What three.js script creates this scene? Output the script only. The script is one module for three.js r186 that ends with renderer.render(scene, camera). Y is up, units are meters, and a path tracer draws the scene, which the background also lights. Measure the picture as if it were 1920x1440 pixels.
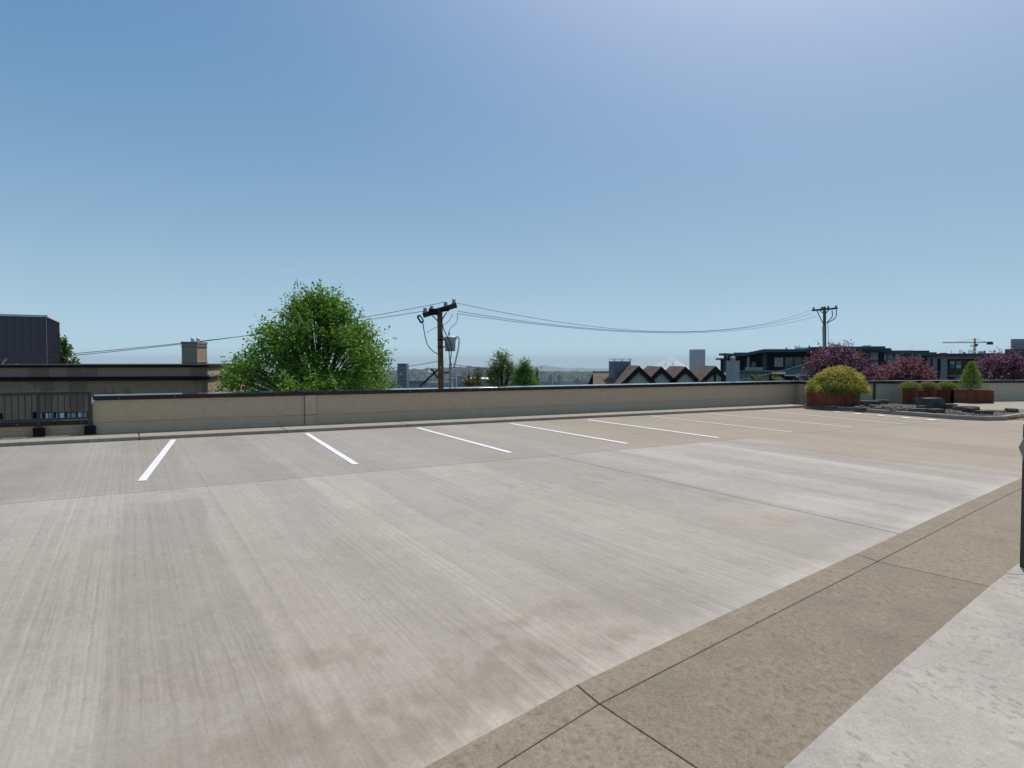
import * as THREE from 'three';
import { mergeGeometries } from 'three/addons/utils/BufferGeometryUtils.js';
import { RoundedBoxGeometry } from 'three/addons/geometries/RoundedBoxGeometry.js';

// ------------------------------------------------------------------ camera, sky, sun, exposure
const scene = new THREE.Scene();
const EYE = 1.72, FPX = 1300, PITCH = Math.atan(44 / FPX);
const camera = new THREE.PerspectiveCamera(2 * Math.atan(720 / FPX) * 180 / Math.PI, 4 / 3, 0.1, 150000);
camera.position.set(0, EYE, 0);
camera.rotation.set(-PITCH, 0, 0);
scene.add(camera);

const SUN_AZ = 28 * Math.PI / 180, SUN_EL = 57 * Math.PI / 180;
const sunDir = new THREE.Vector3(Math.sin(SUN_AZ) * Math.cos(SUN_EL), Math.sin(SUN_EL), -Math.cos(SUN_AZ) * Math.cos(SUN_EL));
{
  const W = 1024, H = 512, data = new Float32Array(W * H * 4), d = new THREE.Vector3();
  const zen = [0.047, 0.19, 0.44], hor = [0.505, 0.705, 0.815];
  for (let j = 0; j < H; j++) for (let i = 0; i < W; i++) {
    const el = ((j + 0.5) / H - 0.5) * Math.PI, az = ((i + 0.5) / W - 0.5) * 2 * Math.PI;
    d.set(Math.cos(el) * Math.cos(az), Math.sin(el), Math.cos(el) * Math.sin(az));
    const e = Math.max(0, el) * 180 / Math.PI, g = d.angleTo(sunDir) * 180 / Math.PI;
    const k = Math.exp(-e / 14), gl = 1.6 * Math.exp(-((g / 25) ** 2));
    const at = (j * W + i) * 4;
    for (let c = 0; c < 3; c++) data[at + c] = (zen[c] + (hor[c] - zen[c]) * k + gl * [1.0, 0.86, 0.80][c]) / 0.8;
    data[at + 3] = 1;
  }
  const tex = new THREE.DataTexture(data, W, H, THREE.RGBAFormat, THREE.FloatType);
  tex.mapping = THREE.EquirectangularReflectionMapping; tex.magFilter = THREE.LinearFilter; tex.needsUpdate = true;
  scene.background = tex; scene.environment = tex;
}
const sun = new THREE.DirectionalLight(new THREE.Color(1, 0.925, 0.81), 4.7);
sun.position.copy(sunDir).multiplyScalar(90); sun.castShadow = true; sun.shadow.radius = 1;
Object.assign(sun.shadow.camera, { left: -60, right: 60, top: 60, bottom: -60, near: 1, far: 250 });
sun.shadow.mapSize.set(4096, 4096);
scene.add(sun, sun.target);
const renderer = new THREE.WebGLRenderer({ antialias: true });
renderer.setSize(1024, 768);
renderer.toneMapping = THREE.LinearToneMapping;
renderer.toneMappingExposure = 0.8;
renderer.shadowMap.enabled = true;
scene.fog = new THREE.FogExp2(new THREE.Color(0.78, 0.94, 1.0), 0.000055);

// ------------------------------------------------------------------ helpers
let seed = 7;
function srand(n) { seed = n >>> 0; }
function rnd() { seed = (seed + 0x6D2B79F5) >>> 0; let t = seed; t = Math.imul(t ^ (t >>> 15), t | 1); t ^= t + Math.imul(t ^ (t >>> 7), t | 61); return ((t ^ (t >>> 14)) >>> 0) / 4294967296; }
const rr = (a, b) => a + (b - a) * rnd();
const V = (x, y, z) => new THREE.Vector3(x, y, z);
const clamp = (x, a = 0, b = 1) => Math.min(b, Math.max(a, x));
const lerp = (a, b, t) => a + (b - a) * t;
const sstep = (a, b, x) => { const t = clamp((x - a) / (b - a)); return t * t * (3 - 2 * t); };
function hash2(i, j, s = 0) { let h = Math.imul(i, 374761393) ^ Math.imul(j, 668265263) ^ Math.imul(s + 11, 1274126177); h = Math.imul(h ^ (h >>> 13), 1274126177); return ((h ^ (h >>> 16)) >>> 0) / 4294967296; }
function noise2(x, y, s = 0) { const i = Math.floor(x), j = Math.floor(y); let u = x - i, v = y - j; u = u * u * (3 - 2 * u); v = v * v * (3 - 2 * v); return lerp(lerp(hash2(i, j, s), hash2(i + 1, j, s), u), lerp(hash2(i, j + 1, s), hash2(i + 1, j + 1, s), u), v); }
function fbm(x, y, s = 0, o = 4) { let a = 0, w = 0.5, n = 0; for (let k = 0; k < o; k++) { a += w * noise2(x, y, s + k); n += w; w *= 0.55; x *= 2.03; y *= 2.03; } return a / n; }
// a pixel of the photograph as a ray, met with a level plane or with an upright plane at a given distance
function ray(px, py) { return V((px - 960) / FPX, (720 - py) / FPX, -1).applyAxisAngle(V(1, 0, 0), -PITCH); }
function G(px, py, y = 0) { const r = ray(px, py), k = (y - EYE) / r.y; return V(r.x * k, y, r.z * k); }
let YAW = 0;
function P(px, py, D) { const r = ray(px, py).applyAxisAngle(V(0, 1, 0), YAW), k = D / -r.z; return V(r.x * k, EYE + r.y * k, -D); }
const taken = {};
function numbered(n) { taken[n] = (taken[n] ?? -1) + 1; return taken[n] ? `${n}_${String(taken[n]).padStart(3, '0')}` : n; }
function flags(o) { o.traverse(m => { if (m.isMesh) { m.castShadow = true; m.receiveShadow = true; } }); return o; }
function info(o, label, category, group, kind) { o.userData.label = label; if (category) o.userData.category = category; if (group) o.userData.group = group; if (kind) o.userData.kind = kind; return o; }
function thing(name, label, category, pos = V(0, 0, 0), turn = 0, group) { const o = new THREE.Group(); o.name = numbered(name); o.position.copy(pos); o.rotation.y = turn; scene.add(o); return info(o, label, category, group); }
function copyOf(src, name, pos, turn, label) { const c = src.clone(); c.name = numbered(name); c.position.copy(pos); if (turn !== undefined) c.rotation.y = turn; if (label) c.userData = { ...src.userData, label }; else c.userData = { ...src.userData }; scene.add(c); return c; }
function uvBox(g) {
  if (g.userData.uvDone) return g;
  const p = g.attributes.position, n = g.attributes.normal, uv = new Float32Array(p.count * 2);
  for (let i = 0; i < p.count; i++) {
    const ax = Math.abs(n.getX(i)), ay = Math.abs(n.getY(i)), az = Math.abs(n.getZ(i));
    let u, v; if (ay >= ax && ay >= az) { u = p.getX(i); v = -p.getZ(i); } else if (ax > az) { u = p.getZ(i) + 0.37; v = p.getY(i); } else { u = p.getX(i); v = p.getY(i); }
    uv[2 * i] = u; uv[2 * i + 1] = v;
  }
  g.setAttribute('uv', new THREE.BufferAttribute(uv, 2)); return g;
}
// a named mesh under parent; geometry is in the parent's frame
function part(name, g, m, parent) { if (Array.isArray(g)) g = mergeGeometries(g.map(clean)); uvBox(g); const o = new THREE.Mesh(g, m); o.name = parent === scene ? numbered(name) : name; o.castShadow = o.receiveShadow = true; parent.add(o); return o; }
function clean(g) { g = g.index ? g.toNonIndexed() : g; for (const k of Object.keys(g.attributes)) if (!['position', 'normal', 'uv', 'color'].includes(k)) g.deleteAttribute(k); uvBox(g); return g; }
function rel(g, parent) { parent.updateMatrixWorld(true); return g.applyMatrix4(parent.matrixWorld.clone().invert()); }   // world geometry into parent's frame
function box(x0, x1, y0, y1, z0, z1, r = 0) { const w = x1 - x0, h = y1 - y0, d = z1 - z0; const g = r ? new RoundedBoxGeometry(w, h, d, 1, Math.min(r, w / 2.1, h / 2.1, d / 2.1)) : new THREE.BoxGeometry(w, h, d); return g.translate((x0 + x1) / 2, (y0 + y1) / 2, (z0 + z1) / 2); }
function tube(pts, r, sides = 6, seg) { return new THREE.TubeGeometry(new THREE.CatmullRomCurve3(pts), seg ?? Math.max(2, pts.length * 4), r, sides, false); }
function rod(a, b, r0, r1 = r0, sides = 8) { const d = b.clone().sub(a), g = new THREE.CylinderGeometry(r1, r0, d.length(), sides); g.applyQuaternion(new THREE.Quaternion().setFromUnitVectors(V(0, 1, 0), d.clone().normalize())); const m = a.clone().add(b).multiplyScalar(0.5); return g.translate(m.x, m.y, m.z); }
function beam(a, b, w, h) { const d = b.clone().sub(a), g = new THREE.BoxGeometry(d.length(), h, w); const x = d.clone().normalize(), z = V(0, 1, 0).cross(x).length() < 0.01 ? V(0, 0, 1) : x.clone().cross(V(0, 1, 0)).normalize(), y = z.clone().cross(x); g.applyMatrix4(new THREE.Matrix4().makeBasis(x, y, z)); const m = a.clone().add(b).multiplyScalar(0.5); return g.translate(m.x, m.y, m.z); }
// a level polygon (points in world x,z) raised from y0 to y1, edges rounded by bevel
function slab(pts, y0, y1, bevel = 0) {
  const s = new THREE.Shape(pts.map(p => new THREE.Vector2(p.x, -p.z)));
  const g = new THREE.ExtrudeGeometry(s, { depth: y1 - y0 - 2 * bevel, bevelEnabled: bevel > 0, bevelThickness: bevel, bevelSize: bevel, bevelOffset: -bevel, bevelSegments: 2, steps: 1 });
  g.rotateX(-Math.PI / 2); g.translate(0, y0 + bevel, 0); return g;
}
// an upright polygon given in photograph pixels, standing at distance D, thick metres deep (backwards)
function upright(pix, D, thick) {
  const pts = pix.map(([x, y]) => P(x, y, D)), s = new THREE.Shape(pts.map(p => new THREE.Vector2(p.x, p.y)));
  const g = new THREE.ExtrudeGeometry(s, { depth: thick, bevelEnabled: false }); return g.translate(0, 0, -D - thick);
}
const rect = (x0, y0, x1, y1) => [[x0, y0], [x1, y0], [x1, y1], [x0, y1]];
function pbox(x0, y0, x1, y1, D, thick) { const a = P(x0, y0, D), b = P(x1, y1, D); return box(a.x, b.x, b.y, a.y, -D - thick, -D); }

// ------------------------------------------------------------------ textures (grain only; uv in metres)
function lattice(n, cx, cy, s) { // smooth noise that tiles, n x n
  const out = new Float32Array(n * n), L = new Float32Array(cx * cy); for (let i = 0; i < cx * cy; i++) L[i] = hash2(i, s * 7 + 3, s);
  for (let y = 0; y < n; y++) { const fy = y / n * cy, j = Math.floor(fy); let v = fy - j; v = v * v * (3 - 2 * v); const r0 = (j % cy) * cx, r1 = ((j + 1) % cy) * cx;
    for (let x = 0; x < n; x++) { const fx = x / n * cx, i = Math.floor(fx); let u = fx - i; u = u * u * (3 - 2 * u); const i0 = i % cx, i1 = (i + 1) % cx;
      out[y * n + x] = lerp(lerp(L[r0 + i0], L[r0 + i1], u), lerp(L[r1 + i0], L[r1 + i1], u), v) - 0.5; } }
  return out;
}
function texture(n, fn, metres, srgb = true) {
  const d = new Uint8Array(n * n * 4); for (let i = 0; i < n * n; i++) { const c = fn(i); for (let k = 0; k < 3; k++) d[4 * i + k] = clamp(Array.isArray(c) ? c[k] : c) * 255; d[4 * i + 3] = 255; }
  const t = new THREE.DataTexture(d, n, n); t.wrapS = t.wrapT = THREE.RepeatWrapping; t.magFilter = THREE.LinearFilter; t.minFilter = THREE.LinearMipmapLinearFilter; t.generateMipmaps = true; if (srgb) t.colorSpace = THREE.SRGBColorSpace; t.repeat.set(1 / metres, 1 / metres); t.needsUpdate = true; return t;
}
function mat(r, g, b, rough = 0.8, o = {}) { return new THREE.MeshPhysicalMaterial({ color: new THREE.Color().setRGB(r, g, b), roughness: rough, side: THREE.DoubleSide, ...o }); }
// brushed concrete: fine drag lines along v, wandering a little, with grain and pits
const BN = 2048;
const broom = (() => {
  const line = new Float32Array(BN), line2 = new Float32Array(BN), out = new Float32Array(BN * BN); srand(1234);
  for (let x = 0; x < BN;) { const w = Math.round(rr(3, 10)), v = rr(-1, 1); for (let k = 0; k < w && x < BN; k++) line[x++] = v; }
  for (let x = 0; x < BN;) { const w = Math.round(rr(3, 9)), v = rnd() < 0.3 ? -1 : rr(-0.2, 0.6); for (let k = 0; k < w && x < BN; k++) line2[x++] = v; }
  const wA = lattice(BN, 6, 5, 1), wB = lattice(BN, 24, 30, 2), f1 = lattice(BN, 190, 9, 3), f2 = lattice(BN, 330, 26, 4), fine = lattice(BN, 700, 60, 5), blot = lattice(BN, 18, 14, 7), blot2 = lattice(BN, 64, 56, 8), amp = lattice(BN, 9, 6, 9), sp = lattice(BN, 330, 290, 12), cl = lattice(BN, 30, 5, 13);
  for (let y = 0; y < BN; y++) for (let x = 0; x < BN; x++) {
    const i = y * BN + x, dx = Math.round(wA[i] * 7 + wB[i] * 3), xi = ((x + dx) % BN + BN) % BN, k = y * BN + xi, a = 0.5 + 1.1 * (amp[i] + 0.5);
    out[i] = a * (0.20 * line[xi] * clamp(0.6 + 0.9 * f1[k]) + 0.24 * line2[xi] * clamp(0.55 + 1.3 * f2[k]) + 0.30 * fine[k] + 0.10 * cl[k]) + 0.22 * blot[i] + 0.24 * blot2[i] + 0.44 * sp[i] + 0.34 * (hash2(x, y, 5) - 0.5);
  }
  return out;
})();
const broomMap = texture(BN, i => 0.88 + 0.118 * broom[i] - (hash2(i % BN, (i / BN) | 0, 91) > 0.99993 ? 0.4 : 0), 4.3);
const broomBump = texture(BN, i => 0.5 + 0.5 * broom[i], 4.3, false);
function grainTex(n, metres, s, lo, fine, mid, coarse) { const a = lattice(n, n / 4, n / 4, s), b = lattice(n, n / 16, n / 16, s + 1), c = lattice(n, 12, 12, s + 2), e = lattice(n, 4, 5, s + 3); return texture(n, i => lo + fine * a[i] + fine * 0.9 * (hash2(i, s) - 0.5) + mid * b[i] + coarse * (c[i] + e[i]), metres); }
const sidewalkMap = (() => { const n = 1024, a = lattice(n, 300, 300, 21), b = lattice(n, 90, 70, 22), c = lattice(n, 14, 11, 23), e = lattice(n, 4, 4, 24), f = lattice(n, 170, 110, 25); return texture(n, i => { const d = sstep(0.0, 0.26, c[i] * 0.35 + e[i] * 0.35 + 0.45 * b[i] + 0.25 * f[i]), v = 0.87 + 0.15 * a[i] + 0.16 * (hash2(i, 5) - 0.5) + 0.07 * f[i] + 0.10 * c[i] + 0.08 * e[i] - 0.12 * d * (0.5 + 1.9 * f[i] + 2.0 * a[i]); return [v, v * (1 - 0.01 * d), v * (1 - 0.015 * d)]; }, 2.3); })();
const paleMap = (() => { const n = 1024, a = lattice(n, 320, 320, 31), b = lattice(n, 60, 50, 32), c = lattice(n, 10, 8, 33), sp = lattice(n, 110, 60, 34), e = lattice(n, 5, 5, 36); return texture(n, i => { const s = sstep(0.2, 0.5, sp[i] + 0.3 * c[i] + 0.25 * e[i]); const v = 0.89 + 0.10 * a[i] + 0.05 * b[i] + 0.08 * c[i] + 0.06 * (hash2(i, 3) - 0.5) - 0.10 * s; return [v, v * 0.985, v * 0.975]; }, 2.6); })();
const stuccoMap = grainTex(512, 1.6, 41, 0.92, 0.07, 0.03, 0.03);
const stainMap = (() => { const n = 512, a = lattice(n, 12, 5, 51), b = lattice(n, 40, 9, 52), c = lattice(n, 160, 120, 53), e = lattice(n, 5, 4, 54); return texture(n, i => { const s = sstep(0.12, 0.4, a[i] + b[i] * 0.6 + e[i] * 0.7); const v = 0.92 + 0.12 * c[i] - 0.13 * s; return [v, v, v * 0.98]; }, 6); })();
const cortenMap = (() => { const n = 512, a = lattice(n, 40, 6, 61), b = lattice(n, 140, 120, 62), c = lattice(n, 12, 5, 63); return texture(n, i => { const k = a[i] * 0.5 + b[i] * 0.3 + c[i] * 0.6; return [0.86 + 0.35 * k, 0.82 + 0.55 * k, 0.78 + 0.6 * k]; }, 1.4); })();
const rockMap = grainTex(512, 0.9, 71, 0.82, 0.18, 0.22, 0.16);
const woodMap = (() => { const n = 512, a = lattice(n, 90, 4, 81), b = lattice(n, 200, 10, 82), c = lattice(n, 10, 4, 83); return texture(n, i => { const k = a[i] * 0.45 + b[i] * 0.3 + c[i] * 0.35; return [0.82 + 0.5 * k, 0.8 + 0.5 * k, 0.78 + 0.5 * k]; }, 1.1); })();
const shingleMap = (() => { const n = 512, rows = 16; return texture(n, i => { const x = i % n, y = (i / n) | 0, r = Math.floor(y / n * rows), c = Math.floor((x / n * 12 + (r % 2) * 0.5 + hash2(r, 3) * 0.4)), v = 0.72 + 0.26 * hash2(r, c % 12, 7) + 0.12 * (hash2(x, y) - 0.5); return (y / n * rows) % 1 < 0.14 ? v * 0.55 : [v, v * 0.97, v * 0.95]; }, 3.2); })();
const brickMap = (() => { const n = 512; return texture(n, i => { const x = i % n, y = (i / n) | 0, r = Math.floor(y / n * 26), fx = x / n * 9 + (r % 2) * 0.5, c = Math.floor(fx), v = 0.66 + 0.34 * hash2(r, c % 9, 4); return (y / n * 26) % 1 < 0.13 || fx % 1 < 0.05 ? [0.95, 0.95, 0.95] : [v, v * 0.93, v * 0.93]; }, 2); })();
const gravelMap = grainTex(512, 0.7, 95, 0.72, 0.45, 0.34, 0.12);

const chipMap = (() => { const n = 512, a = lattice(n, 90, 90, 101), b = lattice(n, 220, 220, 102), c = lattice(n, 14, 12, 103), e = lattice(n, 30, 6, 104); return texture(n, i => { const w = sstep(0.20, 0.34, a[i] * 0.55 + b[i] * 0.4 + c[i] * 0.45 + e[i] * 0.2), v = 0.95 + 0.07 * b[i] + 0.05 * c[i]; return [v - 0.22 * w, v - 0.23 * w, v - 0.26 * w]; }, 1.1); })();
const M = {
  deck: mat(0.618, 0.566, 0.488, 0.86, { map: broomMap, bumpMap: broomBump, bumpScale: 0.0007, vertexColors: true }),
  kerb: mat(0.44, 0.38, 0.29, 0.92, { map: sidewalkMap, bumpMap: sidewalkMap, bumpScale: 0.002 }),
  walk: mat(0.325, 0.264, 0.19, 0.92, { map: sidewalkMap, bumpMap: sidewalkMap, bumpScale: 0.002 }),
  walk2: mat(0.295, 0.242, 0.175, 0.92, { map: sidewalkMap, bumpMap: sidewalkMap, bumpScale: 0.002 }),
  pale: mat(0.465, 0.436, 0.385, 0.9, { map: paleMap, bumpMap: paleMap, bumpScale: 0.0006 }),
  base: mat(0.33, 0.31, 0.28, 0.95),
  paint: mat(0.84, 0.84, 0.83, 0.7, { map: chipMap }),
  paintWorn: mat(0.66, 0.62, 0.53, 0.8, { map: chipMap }),
  stucco: mat(0.67, 0.495, 0.32, 0.92, { map: stuccoMap, bumpMap: stuccoMap, bumpScale: 0.001 }),
  stuccoGrey: mat(0.67, 0.53, 0.37, 0.92, { map: stuccoMap, bumpMap: stuccoMap, bumpScale: 0.002 }),
  coping: mat(0.008, 0.008, 0.012, 0.09, { ior: 1.42 }),
  screw: mat(0.25, 0.25, 0.28, 0.35, { metalness: 0.8 }),
  rail: mat(0.032, 0.028, 0.026, 0.5),
  black: mat(0.010, 0.009, 0.009, 0.8, { specularIntensity: 0.4 }),
  beige: mat(0.41, 0.275, 0.175, 0.95, { map: stainMap }),
  tan: mat(0.50, 0.37, 0.24, 0.92, { map: stuccoMap }),
  purpleMetal: mat(0.075, 0.060, 0.080, 0.4),
  trim: mat(0.62, 0.63, 0.65, 0.5),
  galv: mat(0.55, 0.56, 0.57, 0.35, { metalness: 0.85 }),
  pole: mat(0.34, 0.165, 0.085, 0.9, { map: woodMap }),
  poleGrey: mat(0.21, 0.19, 0.17, 0.9, { map: woodMap }),
  arm: mat(0.10, 0.09, 0.078, 0.9, { map: woodMap }),
  insulator: mat(0.28, 0.27, 0.26, 0.3),
  wire: mat(0.045, 0.045, 0.05, 0.6),
  tank: mat(0.42, 0.43, 0.42, 0.5),
  bark: mat(0.10, 0.08, 0.06, 0.95, { map: woodMap }),
  corten: mat(0.25, 0.068, 0.025, 0.8, { map: cortenMap }),
  soil: mat(0.06, 0.045, 0.03, 1),
  rock: mat(0.11, 0.096, 0.082, 0.9, { map: rockMap, bumpMap: rockMap, bumpScale: 0.012 }),
  rock2: mat(0.17, 0.145, 0.12, 0.9, { map: rockMap, bumpMap: rockMap, bumpScale: 0.012 }),
  gravel: mat(0.17, 0.14, 0.11, 0.95, { map: gravelMap, bumpMap: gravelMap, bumpScale: 0.015 }),
  pebble: mat(0.22, 0.19, 0.16, 0.9),
  shingle: mat(0.175, 0.135, 0.11, 0.95, { map: shingleMap }),
  gableWall: mat(0.62, 0.62, 0.50, 0.9, { map: stuccoMap }),
  barge: mat(0.022, 0.016, 0.013, 0.9, { specularIntensity: 0.4 }),
  blueGrey: mat(0.23, 0.26, 0.28, 0.9, { map: stuccoMap }),
  chimneyGrey: mat(0.46, 0.47, 0.45, 0.9, { map: stuccoMap }),
  slate: mat(0.050, 0.078, 0.098, 0.6),
  slateDark: mat(0.018, 0.022, 0.028, 0.7),
  glass: mat(0.07, 0.19, 0.21, 0.06),
  glassPale: mat(0.30, 0.40, 0.41, 0.08),
  blind: mat(0.78, 0.79, 0.80, 0.5),
  concreteGrey: mat(0.30, 0.29, 0.275, 0.9, { map: stuccoMap }),
  brick: mat(0.185, 0.085, 0.08, 0.95, { map: brickMap }),
  craneSteel: mat(0.42, 0.38, 0.30, 0.6),
  craneRed: mat(0.35, 0.16, 0.10, 0.6),
};
function leafMat() { return new THREE.MeshPhysicalMaterial({ color: 0xffffff, vertexColors: true, roughness: 0.75, specularIntensity: 0.5, side: THREE.DoubleSide, transmission: 0.42, thickness: 0, ior: 1.2 }); }
const LEAF = leafMat(), NEEDLE = new THREE.MeshStandardMaterial({ color: 0xffffff, vertexColors: true, roughness: 0.9, side: THREE.DoubleSide });

// ------------------------------------------------------------------ the frame of the parapet: s along it, t outwards from the kerb face, local = (s, y, -t)
const A = G(0, 838), B = G(1505, 764.5), uDir = B.clone().sub(A).normalize(), TH = Math.atan2(-uDir.z, uDir.x), nDir = V(-Math.sin(TH), 0, -Math.cos(TH));
const ST = p => { const q = p.clone().sub(A); return [q.dot(uDir), q.dot(nDir)]; };
const W = (s, t, y = 0) => A.clone().addScaledVector(uDir, s).addScaledVector(nDir, t).setY(y);
function sAt(px, t) { // where the photograph's column px meets the upright plane at t
  const r = ray(px, 700), o = A.clone().addScaledVector(nDir, t), den = r.x * nDir.x + r.z * nDir.z, k = (o.x * nDir.x + o.z * nDir.z) / den; const p = V(r.x * k, 0, r.z * k); return p.sub(A).dot(uDir);
}
const LEDGE = 0.08, TW = 1.05, TOPY = 0.93;          // ledge height, wall face, coping top
const sEnd = ST(B)[0] + 0.15;                        // corner of the parapet
const sWall = sAt(173, TW);

// ------------------------------------------------------------------ terrain down to the city and out to the horizon
function landY(x, z) { const r = Math.hypot(x, z); let h = -6 - 114 * sstep(35, 1500, r); if (r > 6000) h -= (r - 6000) * 0.024; if (r > 2500) h += (fbm(x / 900, z / 900, 5, 3) - 0.5) * 24 * sstep(2500, 5000, r); const az = Math.atan2(x, -z) * 57.3; h += 46 * sstep(4200, 5400, r) * (1 - sstep(5400, 6600, r)) * Math.exp(-(((az + 3.5) / 5) ** 2)) * (0.6 + 0.8 * fbm(x / 300, z / 300, 9, 3)); return h; }
{
  const NR = 110, NA = 240, pos = [], col = [], idx = [];
  for (let i = 0; i <= NR; i++) { const r = i === 0 ? 0 : 8 * Math.pow(28000 / 8, (i - 1) / (NR - 1)); for (let j = 0; j <= NA; j++) { const a = j / NA * 2 * Math.PI, x = Math.sin(a) * r, z = -Math.cos(a) * r; pos.push(x, landY(x, z), z); const n = fbm(x / 160 + 9, z / 160, 3, 4), m = noise2(x / 60, z / 60, 8); const c = n > 0.52 ? [0.028, 0.042, 0.024] : m > 0.62 ? [0.10, 0.10, 0.095] : [0.045, 0.052, 0.04]; col.push(...c); } }
  for (let i = 0; i < NR; i++) for (let j = 0; j < NA; j++) { const a = i * (NA + 1) + j, b = a + NA + 1; idx.push(a, b, a + 1, b, b + 1, a + 1); }
  const g = new THREE.BufferGeometry(); g.setAttribute('position', new THREE.Float32BufferAttribute(pos, 3)); g.setAttribute('color', new THREE.Float32BufferAttribute(col, 3)); g.setIndex(idx); g.computeVertexNormals();
  info(part('terrain', g, new THREE.MeshStandardMaterial({ vertexColors: true, roughness: 1, side: THREE.DoubleSide }), scene), 'hillside falling to the wide city plain beyond the deck', null, null, 'structure');
}
const foot = (x, z) => landY(x, z);

// ------------------------------------------------------------------ parking deck: brushed concrete slabs with open joints
const deck = new THREE.Group(); deck.name = 'parking_deck'; deck.position.copy(A); deck.rotation.y = TH; scene.add(deck); info(deck, 'brushed concrete parking deck with straight joints', null, null, 'structure');
const tJ = s => -6.85 + 0.052 * s;                   // joint between the bays and the drive lane
const sideEdge = [[815, 1440], [1080, 1293.5], [1340, 1168], [1605, 1044], [1780, 961], [1918, 898]].map(([x, y]) => G(x, y));
const stP = (px, py) => ST(G(px, py));
const stains = [ // [px, py, radius along s, radius along t, rgb gain, raggedness]
  [1010, 1150, 0.34, 0.16, [0.87, 0.85, 0.815], 1.3], [930, 1175, 0.28, 0.15, [0.89, 0.87, 0.84], 1.3], [1180, 1130, 0.6, 0.35, [0.92, 0.90, 0.88], 0.6], [1040, 1215, 0.5, 0.22, [0.91, 0.89, 0.86], 1.2], [1120, 1175, 0.26, 0.09, [1.14, 1.14, 1.14], 0.9],
  [640, 1230, 0.35, 0.18, [0.88, 0.86, 0.81], 1.2], [760, 1340, 0.9, 0.6, [0.945, 0.925, 0.905], 1.6], [560, 1400, 0.6, 0.4, [0.92, 0.91, 0.89], 1.3], [930, 1290, 0.6, 0.3, [0.93, 0.92, 0.89], 1.2], [1180, 925, 2.4, 0.8, [0.93, 0.90, 0.89], 1.2], [1050, 880, 1.2, 1.4, [0.91, 0.89, 0.88], 1.1], [1400, 1010, 0.9, 1.3, [0.94, 0.91, 0.90], 1.1], [1660, 910, 0.8, 1.6, [0.92, 0.915, 0.91], 1.1], [120, 1120, 1.4, 1.2, [0.94, 0.93, 0.92], 1.0], [560, 880, 1.5, 0.8, [0.95, 0.93, 0.91], 1.0], [820, 1290, 0.7, 0.35, [0.95, 0.935, 0.915], 1.4], [700, 1400, 0.6, 0.3, [0.94, 0.925, 0.905], 1.4], [450, 1260, 0.8, 0.2, [0.95, 0.92, 0.90], 0.6],
  [1450, 972, 0.26, 0.24, [1.04, 0.93, 0.86], 0.9], [1405, 965, 0.6, 0.5, [1.04, 0.98, 0.93], 0.6], [1530, 948, 0.75, 0.55, [1.16, 1.18, 1.19], 0.9], [1395, 962, 0.35, 0.3, [1.12, 1.12, 1.10], 0.9], [1345, 935, 0.1, 0.2, [0.84, 0.84, 0.82], 0.5],
  [90, 950, 1.5, 0.75, [1.13, 1.13, 1.14], 0.9], [150, 855, 1.3, 1.2, [1.07, 1.07, 1.07], 0.8], [1300, 798, 0.5, 0.5, [1.15, 1.13, 1.1], 0.9],
].map(([x, y, a, b, c, q]) => [...stP(x, y), a, b, c, q]);
const bandEdges = (() => { // broom passes: [start, tone, variety]; those in view are read off the photograph along the joint
  srand(31); const out = []; let s = -16; const first = sAt(-250, -6.5); while (s < first - 0.4) { out.push([s, rr(0.95, 1.04), rnd()]); s += rr(0.8, 2.0); }
  for (const [px, v] of [[-250, 0.98], [60, 1.03], [225, 0.955], [365, 1.025], [470, 1.0], [560, 1.035], [660, 0.975], [780, 1.05], [890, 0.935], [985, 0.97], [1060, 1.02], [1120, 0.965], [1170, 1.03], [1215, 0.985], [1260, 1.04]]) out.push([sAt(px, -6.5), v, rnd()]);
  s = sAt(1260, -6.5) + 1.1; while (s < 32) { out.push([s, rr(0.94, 1.05), rnd()]); s += rr(0.6, 1.6); } return out; })();
function bandTone(s, k, tt) { let i = 0; while (i < bandEdges.length - 1 && bandEdges[i + 1][0] < s) i++; const a = bandEdges[i], b = bandEdges[Math.min(i + 1, bandEdges.length - 1)]; const f = sstep(b[0] - 0.04, b[0], s), sw = k ? 0.7 : 1, pass = (q, e) => e[1] - 1 + (hash2(q, Math.floor((tt + e[2] * 9) / (4 + 4 * e[2])), 77) - 0.5) * 0.08; return 1 + 1.45 * lerp(pass(i, a), pass(i + 1, b), f) * sw; }
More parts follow.
